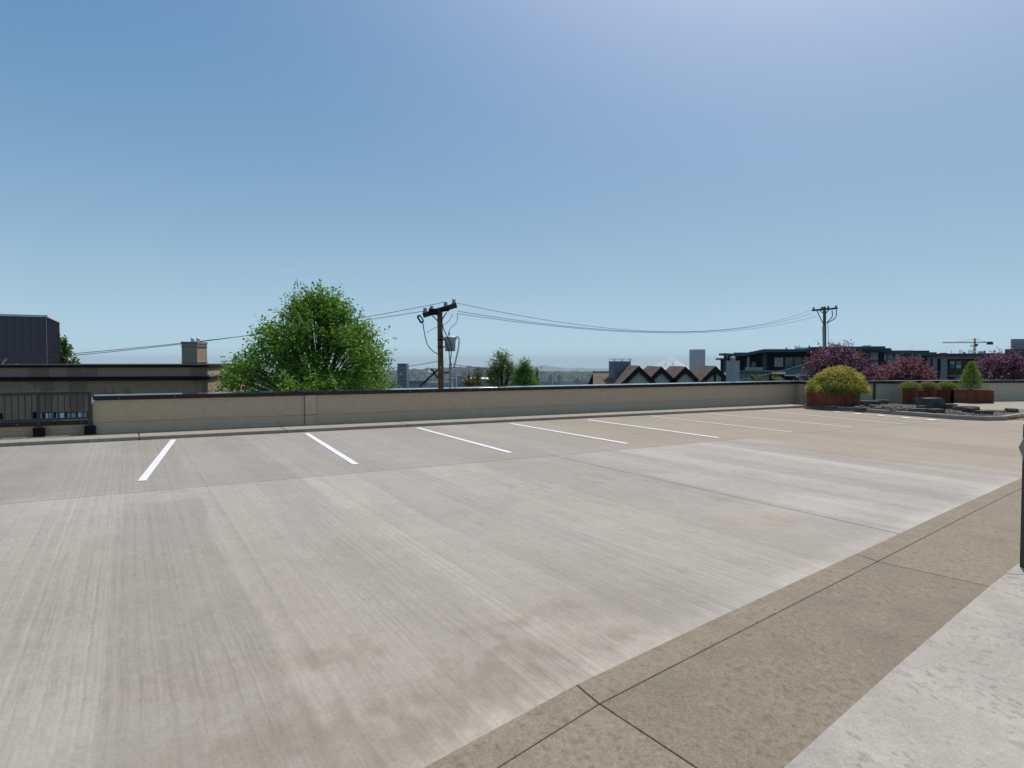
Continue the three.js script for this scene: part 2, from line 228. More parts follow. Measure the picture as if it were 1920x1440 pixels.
function deckTone(s, t, lane) {
  const wob = (fbm(s * 0.15, t * 0.2, 3, 3) - 0.5) * 0.35, st = fbm(s * 2.2, t * 0.16, 11, 4) - 0.5, bl = fbm(s * 0.35, t * 0.3, 17, 4) - 0.5, fineB = fbm(s * 6, t * 0.5, 23, 3) - 0.5;
  let v = bandTone(s + wob, !lane, t + (fbm(s * 1.3, t * 0.3, 8, 2) - 0.5) * 0.5) * (1 + 0.10 * st + 0.12 * bl + 0.07 * fineB);
  let c = [v, v, v];
  const warm = lane ? sstep(12.9, 15.0, s + (fbm(s * 2.6, t * 0.22, 41, 4) - 0.5) * 3.4 + (t + 8) * 0.05) : sstep(8.5, 13.5, s + (fbm(s * 0.8, t * 0.4, 43, 3) - 0.5) * 3);
  if (!lane) { v *= lerp(0.87, 1, warm); c = [v, v, v]; }
  const pale = lane ? sstep(8.5, 11, s) * (1 - warm) : 0;
  const strip = (fbm(s * 4.5, t * 0.11, 93, 3) - 0.5) * 0.34 * (lane ? sstep(6.5, 11, s) * (1 - warm * 0.7) : 0);
  for (let k = 0; k < 3; k++) c[k] *= 1 + strip;
  const brownBlot = sstep(0.54, 0.72, fbm(s * 0.28 + 4, t * 0.22, 61, 4));
  for (let k = 0; k < 3; k++) c[k] *= lerp(1, [0.84, 0.755, 0.66][k], warm) * (1 + pale * [0.03, 0.037, 0.045][k]) * lerp(1, [0.965, 0.945, 0.91][k], brownBlot);
  for (const [ss, tt, a, b, g, q] of stains) { const dx = (s - ss) / a, dy = (t - tt) / b, d = Math.hypot(dx, dy); if (d > 2.4) continue; const n = 0.45 * fbm(s * 3.4, t * 2.4, 71, 5) + 0.55 * fbm(s * 13, t * 6.5, 73, 4), w = 0.72 * sstep(1.35, 0.45, d + q * (n - 0.5) * 3.4); for (let k = 0; k < 3; k++) c[k] *= lerp(1, g[k], w); }
  // pale lime that has leached out along the walkway edge, with a ragged brushed outline
  return c;
}
const edgeST = sideEdge.map(p => ST(p));
function edgeDist(s, t) { let best = 9; for (let i = 0; i < edgeST.length - 1; i++) { const [a0, a1] = edgeST[i], [b0, b1] = edgeST[i + 1], dx = b0 - a0, dy = b1 - a1, k = clamp(((s - a0) * dx + (t - a1) * dy) / (dx * dx + dy * dy)); best = Math.min(best, Math.hypot(s - a0 - k * dx, t - a1 - k * dy)); } return best; }
function deckSlab(s0, s1, tA, tB, lane, step) {
  const ns = Math.ceil((s1 - s0) / step), mid = s => 0.5 * (tA(s) + tB(s)), nt = Math.ceil((tA(s0) - tB(s0)) / step), pos = [], col = [], uv = [], idx = [];
  for (let j = 0; j <= nt; j++) for (let i = 0; i <= ns; i++) {
    const s = lerp(s0, s1, i / ns), t = lerp(tA(s), tB(s), j / nt); pos.push(s, 0, -t); uv.push(s + 0.13 * Math.sin(s0), t);
    const c = deckTone(s, t, lane);
    if (lane) { const d = edgeDist(s, t), w = sstep(0.30, 0.02, d + (fbm(s * 7, t * 1.1, 81, 4) - 0.5) * 0.34 + 0.30 * (fbm(s * 0.45, t * 0.45, 85, 3) - 0.42)); for (let k = 0; k < 3; k++) c[k] *= 1 + 0.20 * w; }
    col.push(c[0] * 0.72, c[1] * 0.72, c[2] * 0.72);
  }
  for (let j = 0; j < nt; j++) for (let i = 0; i < ns; i++) { const a = j * (ns + 1) + i, b = a + ns + 1; idx.push(a, b, a + 1, b, b + 1, a + 1); }
  // short skirt so that the joint has depth
  const ring = []; for (let i = 0; i <= ns; i++) ring.push(i); for (let j = 1; j <= nt; j++) ring.push(j * (ns + 1) + ns); for (let i = ns - 1; i >= 0; i--) ring.push(nt * (ns + 1) + i); for (let j = nt - 1; j >= 1; j--) ring.push(j * (ns + 1));
  const base = pos.length / 3; for (const r of ring) { pos.push(pos[3 * r], -0.05, pos[3 * r + 2]); uv.push(uv[2 * r], uv[2 * r + 1] + 0.05); col.push(0.5, 0.48, 0.45); }
  for (let k = 0; k < ring.length; k++) { const k2 = (k + 1) % ring.length; idx.push(ring[k], base + k, ring[k2], ring[k2], base + k, base + k2); }
  const g = new THREE.BufferGeometry(); g.setAttribute('position', new THREE.Float32BufferAttribute(pos, 3)); g.setAttribute('uv', new THREE.Float32BufferAttribute(uv, 2)); g.setAttribute('color', new THREE.Float32BufferAttribute(col, 3)); g.setIndex(idx);
  const nrm = new Float32Array(pos.length); for (let i = 0; i < nrm.length; i += 3) nrm[i + 1] = 1; g.setAttribute('normal', new THREE.BufferAttribute(nrm, 3)); g.userData.uvDone = true;
  return part('concrete_slab', g, M.deck, deck);
}
const J = 0.006;
deckSlab(-13, 12.6 - J, s => 0, s => tJ(s) + J, false, 0.10);
deckSlab(12.6 + J, 31, s => 0, s => tJ(s) + J, false, 0.12);
deckSlab(-13, 8.95 - J, s => tJ(s) - J, s => -21, true, 0.032);
deckSlab(8.95 + J, 14.25 - J, s => tJ(s) - J, s => -21, true, 0.05);
deckSlab(14.25 + J, 31, s => tJ(s) - J, s => -21, true, 0.12);
part('deck_body', box(-13, 31, -6.4, -0.05, -1.9, 21), M.base, deck);

// painted bay lines
const bays = [[325, 825, 266, 902], [575, 813, 667, 871], [783, 802.5, 957, 849], [958, 794.5, 1176, 832], [1103, 787.5, 1347, 821], [1221, 780.5, 1485, 810.5], [1323, 775, 1598, 801.5], [1425, 770, 1697, 796]];
bays.forEach(([x0, y0, x1, y1], i) => {
  const a = G(x0, y0), b = G(x1, y1), d = b.clone().sub(a).setY(0).normalize(), n = uDir, w = 0.055; if (i < 8) a.addScaledVector(d, -0.03);
  const pts = [a.clone().addScaledVector(n, -w), a.clone().addScaledVector(n, w), b.clone().addScaledVector(n, w), b.clone().addScaledVector(n, -w)];
  const o = part('bay_line', slab(pts, 0.004, 0.007), i < 5 ? M.paint : M.paintWorn, scene);
  info(o, ['white painted bay line slanting against the others beside the railing end', 'white bay line that starts below the wall pilaster', 'white bay line in front of the big round tree', 'white bay line in front of the wooden utility pole', 'white bay line in front of the two small sparse trees', 'slightly worn bay line in front of the gabled house', 'worn bay line in front of the square grey chimney', 'worn faint bay line ending near the corner planter'][i], 'parking line', 'bay lines along the parapet');
});
// thin border line and short ticks beside the planted bed
{
  const pts = [[1535, 772.5], [1640, 779], [1720, 786.5], [1776, 791.5]].map(([x, y]) => G(x, y));
  const l = pts.map(p => p.clone()), r = pts.map((p, i) => p.clone().addScaledVector(uDir, 0.09));
  info(part('border_line', slab([...l, ...r.reverse()], 0.004, 0.007), M.paintWorn, scene), 'thin worn white line running beside the bed kerb', 'parking line');
  const e = [G(1774, 792), G(1816, 788.5)], d = V(0.05, 0, -0.06);
  info(part('end_line', slab([e[0], e[0].clone().sub(d), e[1].clone().sub(d), e[1]], 0.0085, 0.011), M.paintWorn, scene), 'short worn white line turning off the border line towards the bed tip', 'parking line');
  [[1566, 773.2], [1604, 776.3], [1646, 779.8], [1692, 784], [1740, 788.2]].forEach(([x, y], i) => { const c = G(x, y), q = [c.clone().addScaledVector(uDir, -0.02).addScaledVector(nDir, 0.11), c.clone().addScaledVector(uDir, 0.26).addScaledVector(nDir, 0.11), c.clone().addScaledVector(uDir, 0.26).addScaledVector(nDir, -0.13), c.clone().addScaledVector(uDir, -0.02).addScaledVector(nDir, -0.13)]; info(part('tick_mark', slab(q, 0.012, 0.015), M.paint, scene), 'short bright white tick painted on the border line beside the bed', 'road marking', 'ticks on the border line'); });
}
// ------------------------------------------------------------------ kerb ledge under the parapet
{
  const t = new THREE.Group(); t.name = 'kerb'; t.position.copy(A); t.rotation.y = TH; scene.add(t); info(t, 'low concrete kerb ledge at the foot of the tan parapet', null, null, 'structure');
  let s = -13; const joints = [sAt(-10, 0.4), sAt(258, 0.4), sAt(530, 0.4), sAt(753, 0.4), sAt(935, 0.4), sAt(1095, 0.4), sAt(1235, 0.4), sAt(1375, 0.4), sEnd + 0.1];
  for (const j of joints) { part('kerb_block', box(s + 0.006, j - 0.006, -0.05, LEDGE, -TW - 0.05, 0, 0.022), M.kerb, t); s = j; }
}
// ------------------------------------------------------------------ parapet along the bays
function parapet(name, label, origin, turn, s0, s1, t0, thick, m, pilasters, seams, low) {
  const w = thing(name, label, 'wall', origin, turn);
  const top = low ?? TOPY - 0.1, gy = low ? 0.2 : 0.33;
  const cuts = [s0, ...pilasters.flatMap(([a, b]) => [a, b]), s1];
  for (let i = 0; i < cuts.length; i += 2) { const a = cuts[i], b = cuts[i + 1];
    part('wall_panel', box(a, b, gy + 0.006, top, -t0 - thick + 0.06, -t0), m, w);
    const n = Math.max(1, Math.round((b - a) / 4.6)); for (let k = 0; k < n; k++) part('base_panel', box(lerp(a, b, k / n) + (k ? 0.004 : 0), lerp(a, b, (k + 1) / n), -0.04, gy - 0.006, -t0 - thick + 0.06, -t0 + 0.004), m, w);
    part('groove', box(a, b, gy - 0.006, gy + 0.006, -t0 - thick + 0.07, -t0 - 0.014), m, w);
  }
  for (const [a, b] of pilasters) { part('pilaster', box(a + 0.012, b - 0.012, gy + 0.006, top, -t0 - thick + 0.06, -t0 + 0.05), m, w); part('pilaster', box(a + 0.012, b - 0.012, -0.04, gy - 0.006, -t0 - thick + 0.06, -t0 + 0.055), m, w); }
  let s = s0; for (const e of [...seams, s1]) { const c = part('coping', [box(s + 0.004, e - 0.004, top, top + 0.1, -t0 - thick, -t0 + 0.06, 0.012)], M.coping, w); for (let q = s + 0.5; q < e - 0.2; q += 1.15) part('screw', new THREE.CylinderGeometry(0.011, 0.011, 0.012, 8).rotateX(Math.PI / 2).translate(q, top + 0.05, -t0 + 0.062), M.screw, c); s = e; }
  return w;
}
const wallThick = 0.78;
parapet('parapet_wall', 'long tan stucco parapet with dark metal coping along the bays', A, TH, sWall, sEnd + 1.3, TW, wallThick, M.stucco, [[sAt(570, TW), sAt(592, TW)]], [sAt(572, TW), sAt(780, TW), sAt(985, TW), sAt(1180, TW), sAt(1350, TW)]);
parapet('low_wall', 'low tan stucco wall with dark coping behind the metal railing', A, TH, -13, sWall - 0.02, TW + 0.12, 0.45, M.stucco, [], [sAt(100, TW)], 0.30);
// right-hand wall, turning at the corner
{
  const a = P(1500, 716, 26.35), b = P(1990, 712.5, 28.2); a.y = b.y = 0; const d = b.clone().sub(a), len = d.length(), turn = Math.atan2(-d.z, d.x), at = px => { const r = ray(px, 700), n = V(-d.z, 0, d.x), k = a.dot(n) / r.dot(V(n.x, 0, n.z)); return V(r.x * k, 0, r.z * k).sub(a).dot(d) / len; };
  const j1 = at(1638), j2 = at(1644);
  const w = parapet('garden_wall', 'grey rendered wall with dark coping behind the rusty planters', a, turn, 0.05, len, 0, 0.6, M.stuccoGrey, [], [at(1640), at(1810)]);
  part('downpipe', box(j1, j1 + 0.07, 0.02, TOPY - 0.1, 0.006, 0.05), M.rail, w);
}
// ------------------------------------------------------------------ railing
{
  const t = TW - 0.04, r = thing('metal_railing', 'dark brown metal railing with upright pickets at the parapet end', 'railing', A, TH);
  const sR = sAt(167, t), sM = sAt(71, t), top = EYE - (733 - 676) / FPX * (-W(sR, t).z), bot = 0.42;
  part('top_rail', box(-3.4, sR + 0.04, top - 0.075, top, -t - 0.035, -t + 0.035, 0.008), M.rail, r);
  part('bottom_rail', box(-3.4, sR, bot, bot + 0.05, -t - 0.02, -t + 0.02), M.rail, r);
  for (const s of [sR, sM, sM - 2.6]) { const p = part('post', box(s - 0.035, s + 0.035, LEDGE, top - 0.075, -t - 0.035, -t + 0.035, 0.006), M.rail, r); part('post_shoe', box(s - 0.11, s + 0.11, LEDGE, LEDGE + 0.19, -t - 0.075, -t + 0.075, 0.01), M.black, p); }
  for (let s = sR - 0.118; s > -3.3; s -= 0.118) if (Math.abs(s - sM) > 0.06) part('picket', box(s - 0.011, s + 0.011, bot + 0.05, top - 0.075, -t - 0.011, -t + 0.011), M.rail, r);
  part('wall_bracket', [box(sR + 0.03, sR + 0.10, top - 0.24, top - 0.20, -t - 0.02, -t + 0.02), box(sR + 0.035, sR + 0.06, top - 0.28, top - 0.15, -t - 0.02, -t + 0.04)], M.galv, r);
}
// ------------------------------------------------------------------ walkway at the right: kerb strip, slabs, pale slab
{
  const out = (pts, a, b) => { const f = pts[0].clone().sub(pts[1]).normalize(), l = pts[pts.length - 1].clone().sub(pts[pts.length - 2]).normalize(); return [pts[0].clone().addScaledVector(f, a), ...pts, pts[pts.length - 1].clone().addScaledVector(l, b)]; };
  const H = 0.03, gap = 0.006;
  const E = out(sideEdge.map(p => p.clone()), 3, 9);
  const Gr = out([[932, 1440], [1124, 1319.5], [1370, 1193], [1646, 1052.5], [1819, 963], [1918, 914]].map(([x, y]) => G(x, y, H)), 3, 9);
  const Lp = out([[1474, 1440], [1675, 1257], [1857, 1100], [1914, 1055]].map(([x, y]) => G(x, y, H)), 3.5, 9);
  const w = new THREE.Group(); w.name = 'walkway'; scene.add(w); info(w, 'tan weathered concrete walkway beside the deck', null, null, 'structure');
  const shift = (pts, d) => pts.map((p, i) => { const q = pts[Math.min(i + 1, pts.length - 1)].clone().sub(pts[Math.max(i - 1, 0)]).setY(0).normalize(); return p.clone().add(V(-q.z, 0, q.x).multiplyScalar(d)); });   // to the right of travel
  const strip = (L, R, iL, iR, m, name) => part(name, slab([...iL.map(i => L[i]), ...iR.map(i => R[i]).reverse()], -0.05, H, 0.008), m, w);
  const G1 = shift(Gr, -gap / 2), G2 = shift(Gr, gap / 2), Lq = shift(Lp, -0.004);
  // kerb strips between the joints
  const along = (pts, i0, i1, e) => { const a = pts.slice(i0, i1 + 1).map(p => p.clone()); const f = a[1].clone().sub(a[0]).normalize(), l = a[a.length - 1].clone().sub(a[a.length - 2]).normalize(); a[0].addScaledVector(f, e); a[a.length - 1].addScaledVector(l, -e); return a; };
  for (const [i0, i1] of [[0, 2], [2, 4], [4, 7]]) { const a = along(E, i0, i1, gap / 2), b = along(G1, i0, i1, gap / 2); part('kerb_strip', slab([...a, ...b.reverse()], -0.05, H, 0.008), M.walk, w); }
  const j1 = G(1307, 1440, H), j1n = j1.clone().sub(Gr[2]).normalize(), x1 = Gr[2].clone().addScaledVector(j1n, 1.45), j2 = Lp[3];
  const slabs = [[along(G2, 0, 2, gap / 2), [Lp[0], x1]], [along(G2, 2, 4, gap / 2), [x1, Lp[1], Lp[2], Lp[3]]], [along(G2, 4, 7, gap / 2), [Lp[3], Lp[4], Lp[5]]]];
  slabs.forEach(([a, b], i) => { const bb = b.map(p => p.clone()); const dir = V(0.6, 0, -0.8); bb[0].addScaledVector(dir, i ? gap / 2 : 0); bb[bb.length - 1].addScaledVector(dir, -gap / 2); part('walk_slab', slab([...a, ...bb.reverse()], -0.05, H, 0.006), i === 1 ? M.walk2 : M.walk, w); });
  const q = Lp.map(p => p.clone()); const jc = Lp[3].clone().lerp(Lp[4], 0.45);
  part('pale_slab', slab([q[0], q[1], q[2], q[3], jc, jc.clone().add(V(2.4, 0, 0.55)), V(6, 0, 3), V(0.2, 0, 3)], -0.05, H + 0.012, 0.006), M.pale, w);
  const jd = jc.clone().add(V(0.005, 0, -0.008));
  part('pale_slab', slab([jd, Lp[4], Lp[5], V(16, 0, -9), V(9, 0, 3), V(6.01, 0, 2.99), jc.clone().add(V(2.408, 0, 0.545))], -0.05, H + 0.012, 0.006), M.pale, w);
}
// ------------------------------------------------------------------ marker sign at the right edge
{
  const b = G(1922.5, 1064, 0.042), r = thing('marker_sign', 'brown diamond sign plate on a square post at the pale slab', 'sign', b);
  const D = -b.z, top = P(1922.5, 796, D).y - b.y;
  part('post', box(-0.028, 0.028, 0, top, -0.028, 0.028, 0.004), M.rail, r);
  const c = P(1922.5, 842, D).y - b.y, s = new THREE.Shape([new THREE.Vector2(-0.2, 0.03), new THREE.Vector2(0, 0.24), new THREE.Vector2(0.2, 0.03), new THREE.Vector2(0, -0.25)]);
  part('plate', new THREE.ExtrudeGeometry(s, { depth: 0.004, bevelEnabled: false }).translate(0, c, 0.031).rotateY(0.46), mat(0.20, 0.18, 0.165, 0.55), r);
}
// ------------------------------------------------------------------ planted bed: kerb, gravel, paving
const bedKerb = [[1508, 764.6], [1560, 768.5], [1640, 774.6], [1720, 781], [1790, 786.4], [1850, 789], [1885, 788.4], [1925, 782], [1990, 772]].map(([x, y]) => G(x, y));
{
  const k = new THREE.Group(); k.name = 'bed_kerb'; scene.add(k); info(k, 'dark stained concrete kerb round the gravel bed', null, null, 'structure');
  const inner = bedKerb.map((p, i) => { const q = bedKerb[Math.min(i + 1, bedKerb.length - 1)].clone().sub(bedKerb[Math.max(i - 1, 0)]).normalize(); return p.clone().add(V(q.z, 0, -q.x).multiplyScalar(0.16)); });
  for (let i = 0; i < bedKerb.length - 1; i++) part('kerb_block', slab([bedKerb[i], bedKerb[i + 1], inner[i + 1], inner[i]], -0.05, 0.12, 0.0), M.kerb, k);
  const back = [P(1990, 712, 28.1), P(1500, 716, 26.3)].map(p => p.setY(0));
  info(part('gravel_bed', slab([...inner, ...back], -0.05, 0.085), M.gravel, scene), 'brown gravel ground of the planted bed', null, null, 'structure');
  const path = [G(1780, 761, 0.1), G(1830, 775, 0.1), G(1905, 778, 0.1), G(1990, 768, 0.1), back[0].clone(), P(1795, 714, 27.4)].map(p => p.setY(0));
  info(part('garden_path', slab(path, 0.05, 0.1, 0.004), M.kerb, scene), 'pale concrete path behind the rocks of the bed', null, null, 'structure');
  // gravel stones: uncountable
  srand(77); const geo = new THREE.IcosahedronGeometry(1, 0), N = 5200, im = new THREE.InstancedMesh(geo, M.pebble, N), m4 = new THREE.Matrix4(), q = new THREE.Quaternion(), col = new THREE.Color();
  let n = 0; while (n < N) { const f = rnd(), i = Math.min(6, Math.floor(f * 7)), a = inner[i].clone().lerp(inner[i + 1], rnd()); a.add(V(rr(-0.2, 1.6), 0, rr(-1.9, 0.0))); if (a.z < -26) continue; const s = rr(0.012, 0.032); q.setFromEuler(new THREE.Euler(rnd() * 6, rnd() * 6, rnd() * 6)); m4.compose(V(a.x, 0.085 + s * 0.35, a.z), q, V(s, s * 0.7, s * rr(0.8, 1.4))); im.setMatrixAt(n, m4); const v = rr(0.55, 1.35); im.setColorAt(n, col.setRGB(v, v * 0.95, v * 0.9)); n++; }
  im.name = 'gravel_stones'; info(im, 'small loose gravel stones scattered over the bed', 'gravel', null, 'stuff'); im.castShadow = im.receiveShadow = true; scene.add(im);
}
// ------------------------------------------------------------------ rocks
function pushBack(p, d) { const r = V(p.x, 0, p.z).normalize(); p.x += r.x * d; p.z += r.z * d; return p; }
function rockGeo(w, h, d, s, flat = 0.5) {
  srand(s); const g = new THREE.BoxGeometry(1, 1, 1, 5, 4, 5), p = g.attributes.position, v = V(0, 0, 0), o = rnd() * 50;
  for (let i = 0; i < p.count; i++) { v.fromBufferAttribute(p, i); const sph = v.clone().normalize().multiplyScalar(0.62); v.lerp(sph, 1 - flat); const n = fbm(v.x * 2.2 + o, v.y * 2.2 + v.z * 1.7 + o, s, 3) - 0.5, n2 = fbm(v.z * 2.1 + o, v.x * 1.3 - v.y * 2 + o, s + 5, 3) - 0.5; v.x += n * 0.20; v.z += n2 * 0.20; v.y += (n + n2) * 0.12; p.setXYZ(i, v.x * w * 0.92, (v.y + 0.47) * h * 1.08, v.z * d); }
  const q = g.toNonIndexed(); q.computeVertexNormals(); return q;
}
function rockAt(px, py, wpx, hpx, depth, turn, label, s, m = M.rock, flat = 0.8, group) { const p = G(px, py, 0.09), k = -p.z / FPX; p.y = 0.085; pushBack(p, depth * 0.35); const o = part('rock', rockGeo(wpx * k, hpx * k, depth, s, flat), m, scene); o.position.copy(p); o.rotation.y = turn; return info(o, label, 'rock', group); }
[[1744, 766, 40, 19, 0.55, 0.15, 'big square basalt block standing in the gravel bed', 1, 0.9], [1733, 767, 22, 6, 0.35, 0.0, 'flat pale topped stone leaning at the big block', 2, 0.85], [1722, 773, 30, 7, 0.3, -0.1, 'long dark flat stone at the bed kerb below the big block', 3, 0.85], [1756, 775, 26, 8, 0.3, 0.2, 'dark low stone at the bed kerb beside the long flat one', 4, 0.85], [1778, 766, 26, 8, 0.35, 0.05, 'dark slab stone just beyond the big block', 5, 0.9], [1811, 769, 42, 7, 0.4, -0.05, 'longest dark stone slab on the edge of the path', 6, 0.9], [1820, 775, 24, 10, 0.35, 0.3, 'chunky brown dark stone beside the kerb tip', 7, 0.8], [1845, 778, 27, 8, 0.3, -0.1, 'dark squared stone close to the bed tip', 8, 0.88], [1866, 774, 30, 5, 0.4, 0.3, 'low flat grey stone lying in the bed tip', 9, 0.6], [1896, 774, 17, 8, 0.35, 0.1, 'rounded bluish boulder at the path edge', 10, 0.45], [1628, 758, 36, 6, 0.5, 0.05, 'flat dark slab at the grey wall foot behind the maple planter', 11, 0.9], [1652, 757, 20, 7, 0.4, -0.1, 'shorter dark slab at the grey wall foot', 12, 0.9], [1614, 764, 16, 8, 0.4, 0.6, 'tilted dark stone against the maple planter', 13, 0.7]
].forEach(([x, y, w, h, d, t, l, s, f]) => rockAt(x, y, w, h, d, t, l, s, s % 3 ? M.rock : M.rock2, f));
{ srand(202); const spots = []; for (let i = 0; i < 44; i++) { const f = rnd(), x = lerp(1604, 1712, f), y = lerp(764.5, 773.0, f) + rr(0, 1) * lerp(4, 2, f) - rr(0, 4); spots.push([x, y, rr(5, 15), rr(2.5, 6)]); }
  for (let i = 0; i < 9; i++) spots.push([lerp(1530, 1600, i / 8) + rr(-2, 2), lerp(763.5, 768, i / 8), rr(4, 7), rr(3, 4.5)]);
  for (let i = 0; i < 10; i++) spots.push([rr(1770, 1890), rr(775, 781), rr(5, 10), rr(2, 4)]);
  spots.forEach(([x, y, w, h], i) => rockAt(x, y, w, h, rr(0.1, 0.26), rr(0, 3), i < 44 ? 'small grey stone in the rubble strip between maple planter and big block' : i < 53 ? 'small round stone in a row under the maple planter' : 'small flat stone lying in the gravel near the bed tip', 300 + i, i % 3 ? M.rock2 : M.rock, rr(0.35, 0.75), i < 44 ? 'rubble stones of the bed' : i < 53 ? 'round stones under the maple planter' : 'small stones near the bed tip')); }

// ------------------------------------------------------------------ foliage
function Leaves() { return { pos: [], col: [], nor: [], idx: [] }; }
const T1 = V(0, 0, 0), T2 = V(0, 0, 0), T3 = V(0, 0, 0);
function leaf(L, p, dir, nor, len, wid, c) {
  T1.copy(dir).normalize(); T2.crossVectors(T1, nor); if (T2.lengthSq() < 1e-6) T2.set(1, 0, 0); T2.normalize(); T3.crossVectors(T2, T1);
  const b = L.pos.length / 3, m = 0.42 * len, w = wid / 2;
  L.pos.push(p.x, p.y, p.z, p.x + T1.x * m + T2.x * w, p.y + T1.y * m + T2.y * w, p.z + T1.z * m + T2.z * w, p.x + T1.x * len, p.y + T1.y * len - len * 0.12, p.z + T1.z * len, p.x + T1.x * m - T2.x * w, p.y + T1.y * m - T2.y * w, p.z + T1.z * m - T2.z * w);
  for (let k = 0; k < 4; k++) { L.nor.push(T3.x, T3.y, T3.z); L.col.push(c[0], c[1], c[2]); }
  L.idx.push(b, b + 1, b + 2, b, b + 2, b + 3);
}
function leavesGeo(L) { const g = new THREE.BufferGeometry(); g.setAttribute('position', new THREE.Float32BufferAttribute(L.pos, 3)); g.setAttribute('normal', new THREE.Float32BufferAttribute(L.nor, 3)); g.setAttribute('color', new THREE.Float32BufferAttribute(L.col, 3)); g.setIndex(L.idx); g.userData.uvDone = true; return g; }
const rdir = () => { const z = rr(-1, 1), a = rr(0, 6.283), r = Math.sqrt(1 - z * z); return V(r * Math.cos(a), z, r * Math.sin(a)); };
function tint(c, v = 0.25) { const k = 1 + rr(-v, v), h = rr(-0.12, 0.12); return [c[0] * k * (1 + h), c[1] * k, c[2] * k * (1 - h)]; }
// a leafy twig: leaves set along a shoot
function shoot(L, p, d, len, n, ll, lw, cols) { for (let i = 0; i < n; i++) { const k = (i + rnd()) / n, q = p.clone().addScaledVector(d, len * k).addScaledVector(rdir(), len * 0.13); const ld = rdir().multiplyScalar(0.9).addScaledVector(d, 0.7); ld.y -= 0.15; const nn = rdir().multiplyScalar(0.7).add(V(0, 0.8, 0)); leaf(L, q, ld, nn, ll * rr(0.7, 1.25), lw * rr(0.7, 1.2), tint(cols[Math.floor(rnd() * cols.length)])); } }
// profile: list of [height, radius]; crown built from shoots growing out and up from limbs
function tree(name, label, pos, o) {
  const t = thing(name, label, o.category ?? 'tree', pos, 0, o.group); srand(o.seed);
  const L = Leaves(), limbs = [], prof = h => { const q = o.profile; for (let i = 0; i < q.length - 1; i++) if (h <= q[i + 1][0]) { const f = clamp((h - q[i][0]) / (q[i + 1][0] - q[i][0])); return lerp(q[i][1], q[i + 1][1], f); } return 0.05; };
  const h0 = o.profile[0][0], h1 = o.profile[o.profile.length - 1][0], fork = o.fork ?? h0 + 0.1 * (h1 - h0);
  const lobes = []; for (let i = 0; i < (o.lobes ?? 40); i++) { const h = lerp(h0, h1, Math.pow(rnd(), 0.9)), a = rr(0, 6.283), r = prof(h) * Math.sqrt(rr(0.03, 0.88)) * (0.74 + 0.52 * noise2(a * 1.4 + o.seed, h * (o.lumps ?? 0.9), o.seed)); lobes.push(V(Math.cos(a) * r, h, Math.sin(a) * r)); }
  lobes.push(V(0, h1 - 0.06 * (h1 - h0), 0), V(prof(h1) * 0.3, h1 - 0.12 * (h1 - h0), 0.1));
  for (const l of lobes) {
    const st = V(0, lerp(fork, Math.max(fork, l.y), 0.45), 0), mid = st.clone().lerp(l, 0.55).add(V(0, 0.08 * l.distanceTo(st), 0));
    limbs.push(tube([st, mid, l], o.limb ?? 0.035, 4, 5));
    const out = V(l.x, 0, l.z); if (out.length() > 0.01) out.normalize();
    for (let k = 0; k < o.shoots; k++) { const p = l.clone().addScaledVector(rdir(), o.spread * Math.cbrt(rnd())); const R = prof(clamp(p.y, h0, h1)); const pr = Math.hypot(p.x, p.z); if (pr > R * 1.05 && rnd() < 0.75) continue; const d = rdir().multiplyScalar(0.75).addScaledVector(out, 0.6).add(V(0, o.rise ?? 0.5, 0)).normalize(); shoot(L, p, d, o.len * rr(0.6, 1.3), o.n, o.leaf[0], o.leaf[1], o.cols); }
  }
  const tr = o.trunk ?? 0.14; part('trunk', rod(V(0, 0, 0), V(0, lerp(fork, h1, 0.55), 0), tr, tr * 0.35, 10), M.bark, t);
  if (!o.noLimbs) part('limbs', limbs, M.bark, t);
  part('crown', leavesGeo(L), o.mat ?? LEAF, t); return t;
}
const onLand = (px, D) => { const p = P(px, 700, D); p.y = foot(p.x, p.z); return p; };
// big round tree: profile from the outline in the photograph
{
  const D = 30, p = onLand(598, D), k = D / FPX, hy = py => P(598, py, D).y - p.y;
  tree('broadleaf_tree', 'large round bright green tree beside the wooden utility pole', p, { seed: 5, category: 'tree', profile: [[hy(790), 70 * k], [hy(755), 150 * k], [hy(728), 172 * k], [hy(695), 154 * k], [hy(660), 116 * k], [hy(625), 96 * k], [hy(597), 66 * k], [hy(575), 36 * k], [hy(562), 14 * k]], lobes: 150, shoots: 27, spread: 0.58, len: 0.6, n: 13, leaf: [0.135, 0.085], limb: 0.03, fork: 3.2, trunk: 0.22, rise: 0.42, cols: [[0.14, 0.29, 0.03], [0.20, 0.37, 0.035], [0.09, 0.20, 0.022], [0.28, 0.43, 0.05]] });
}
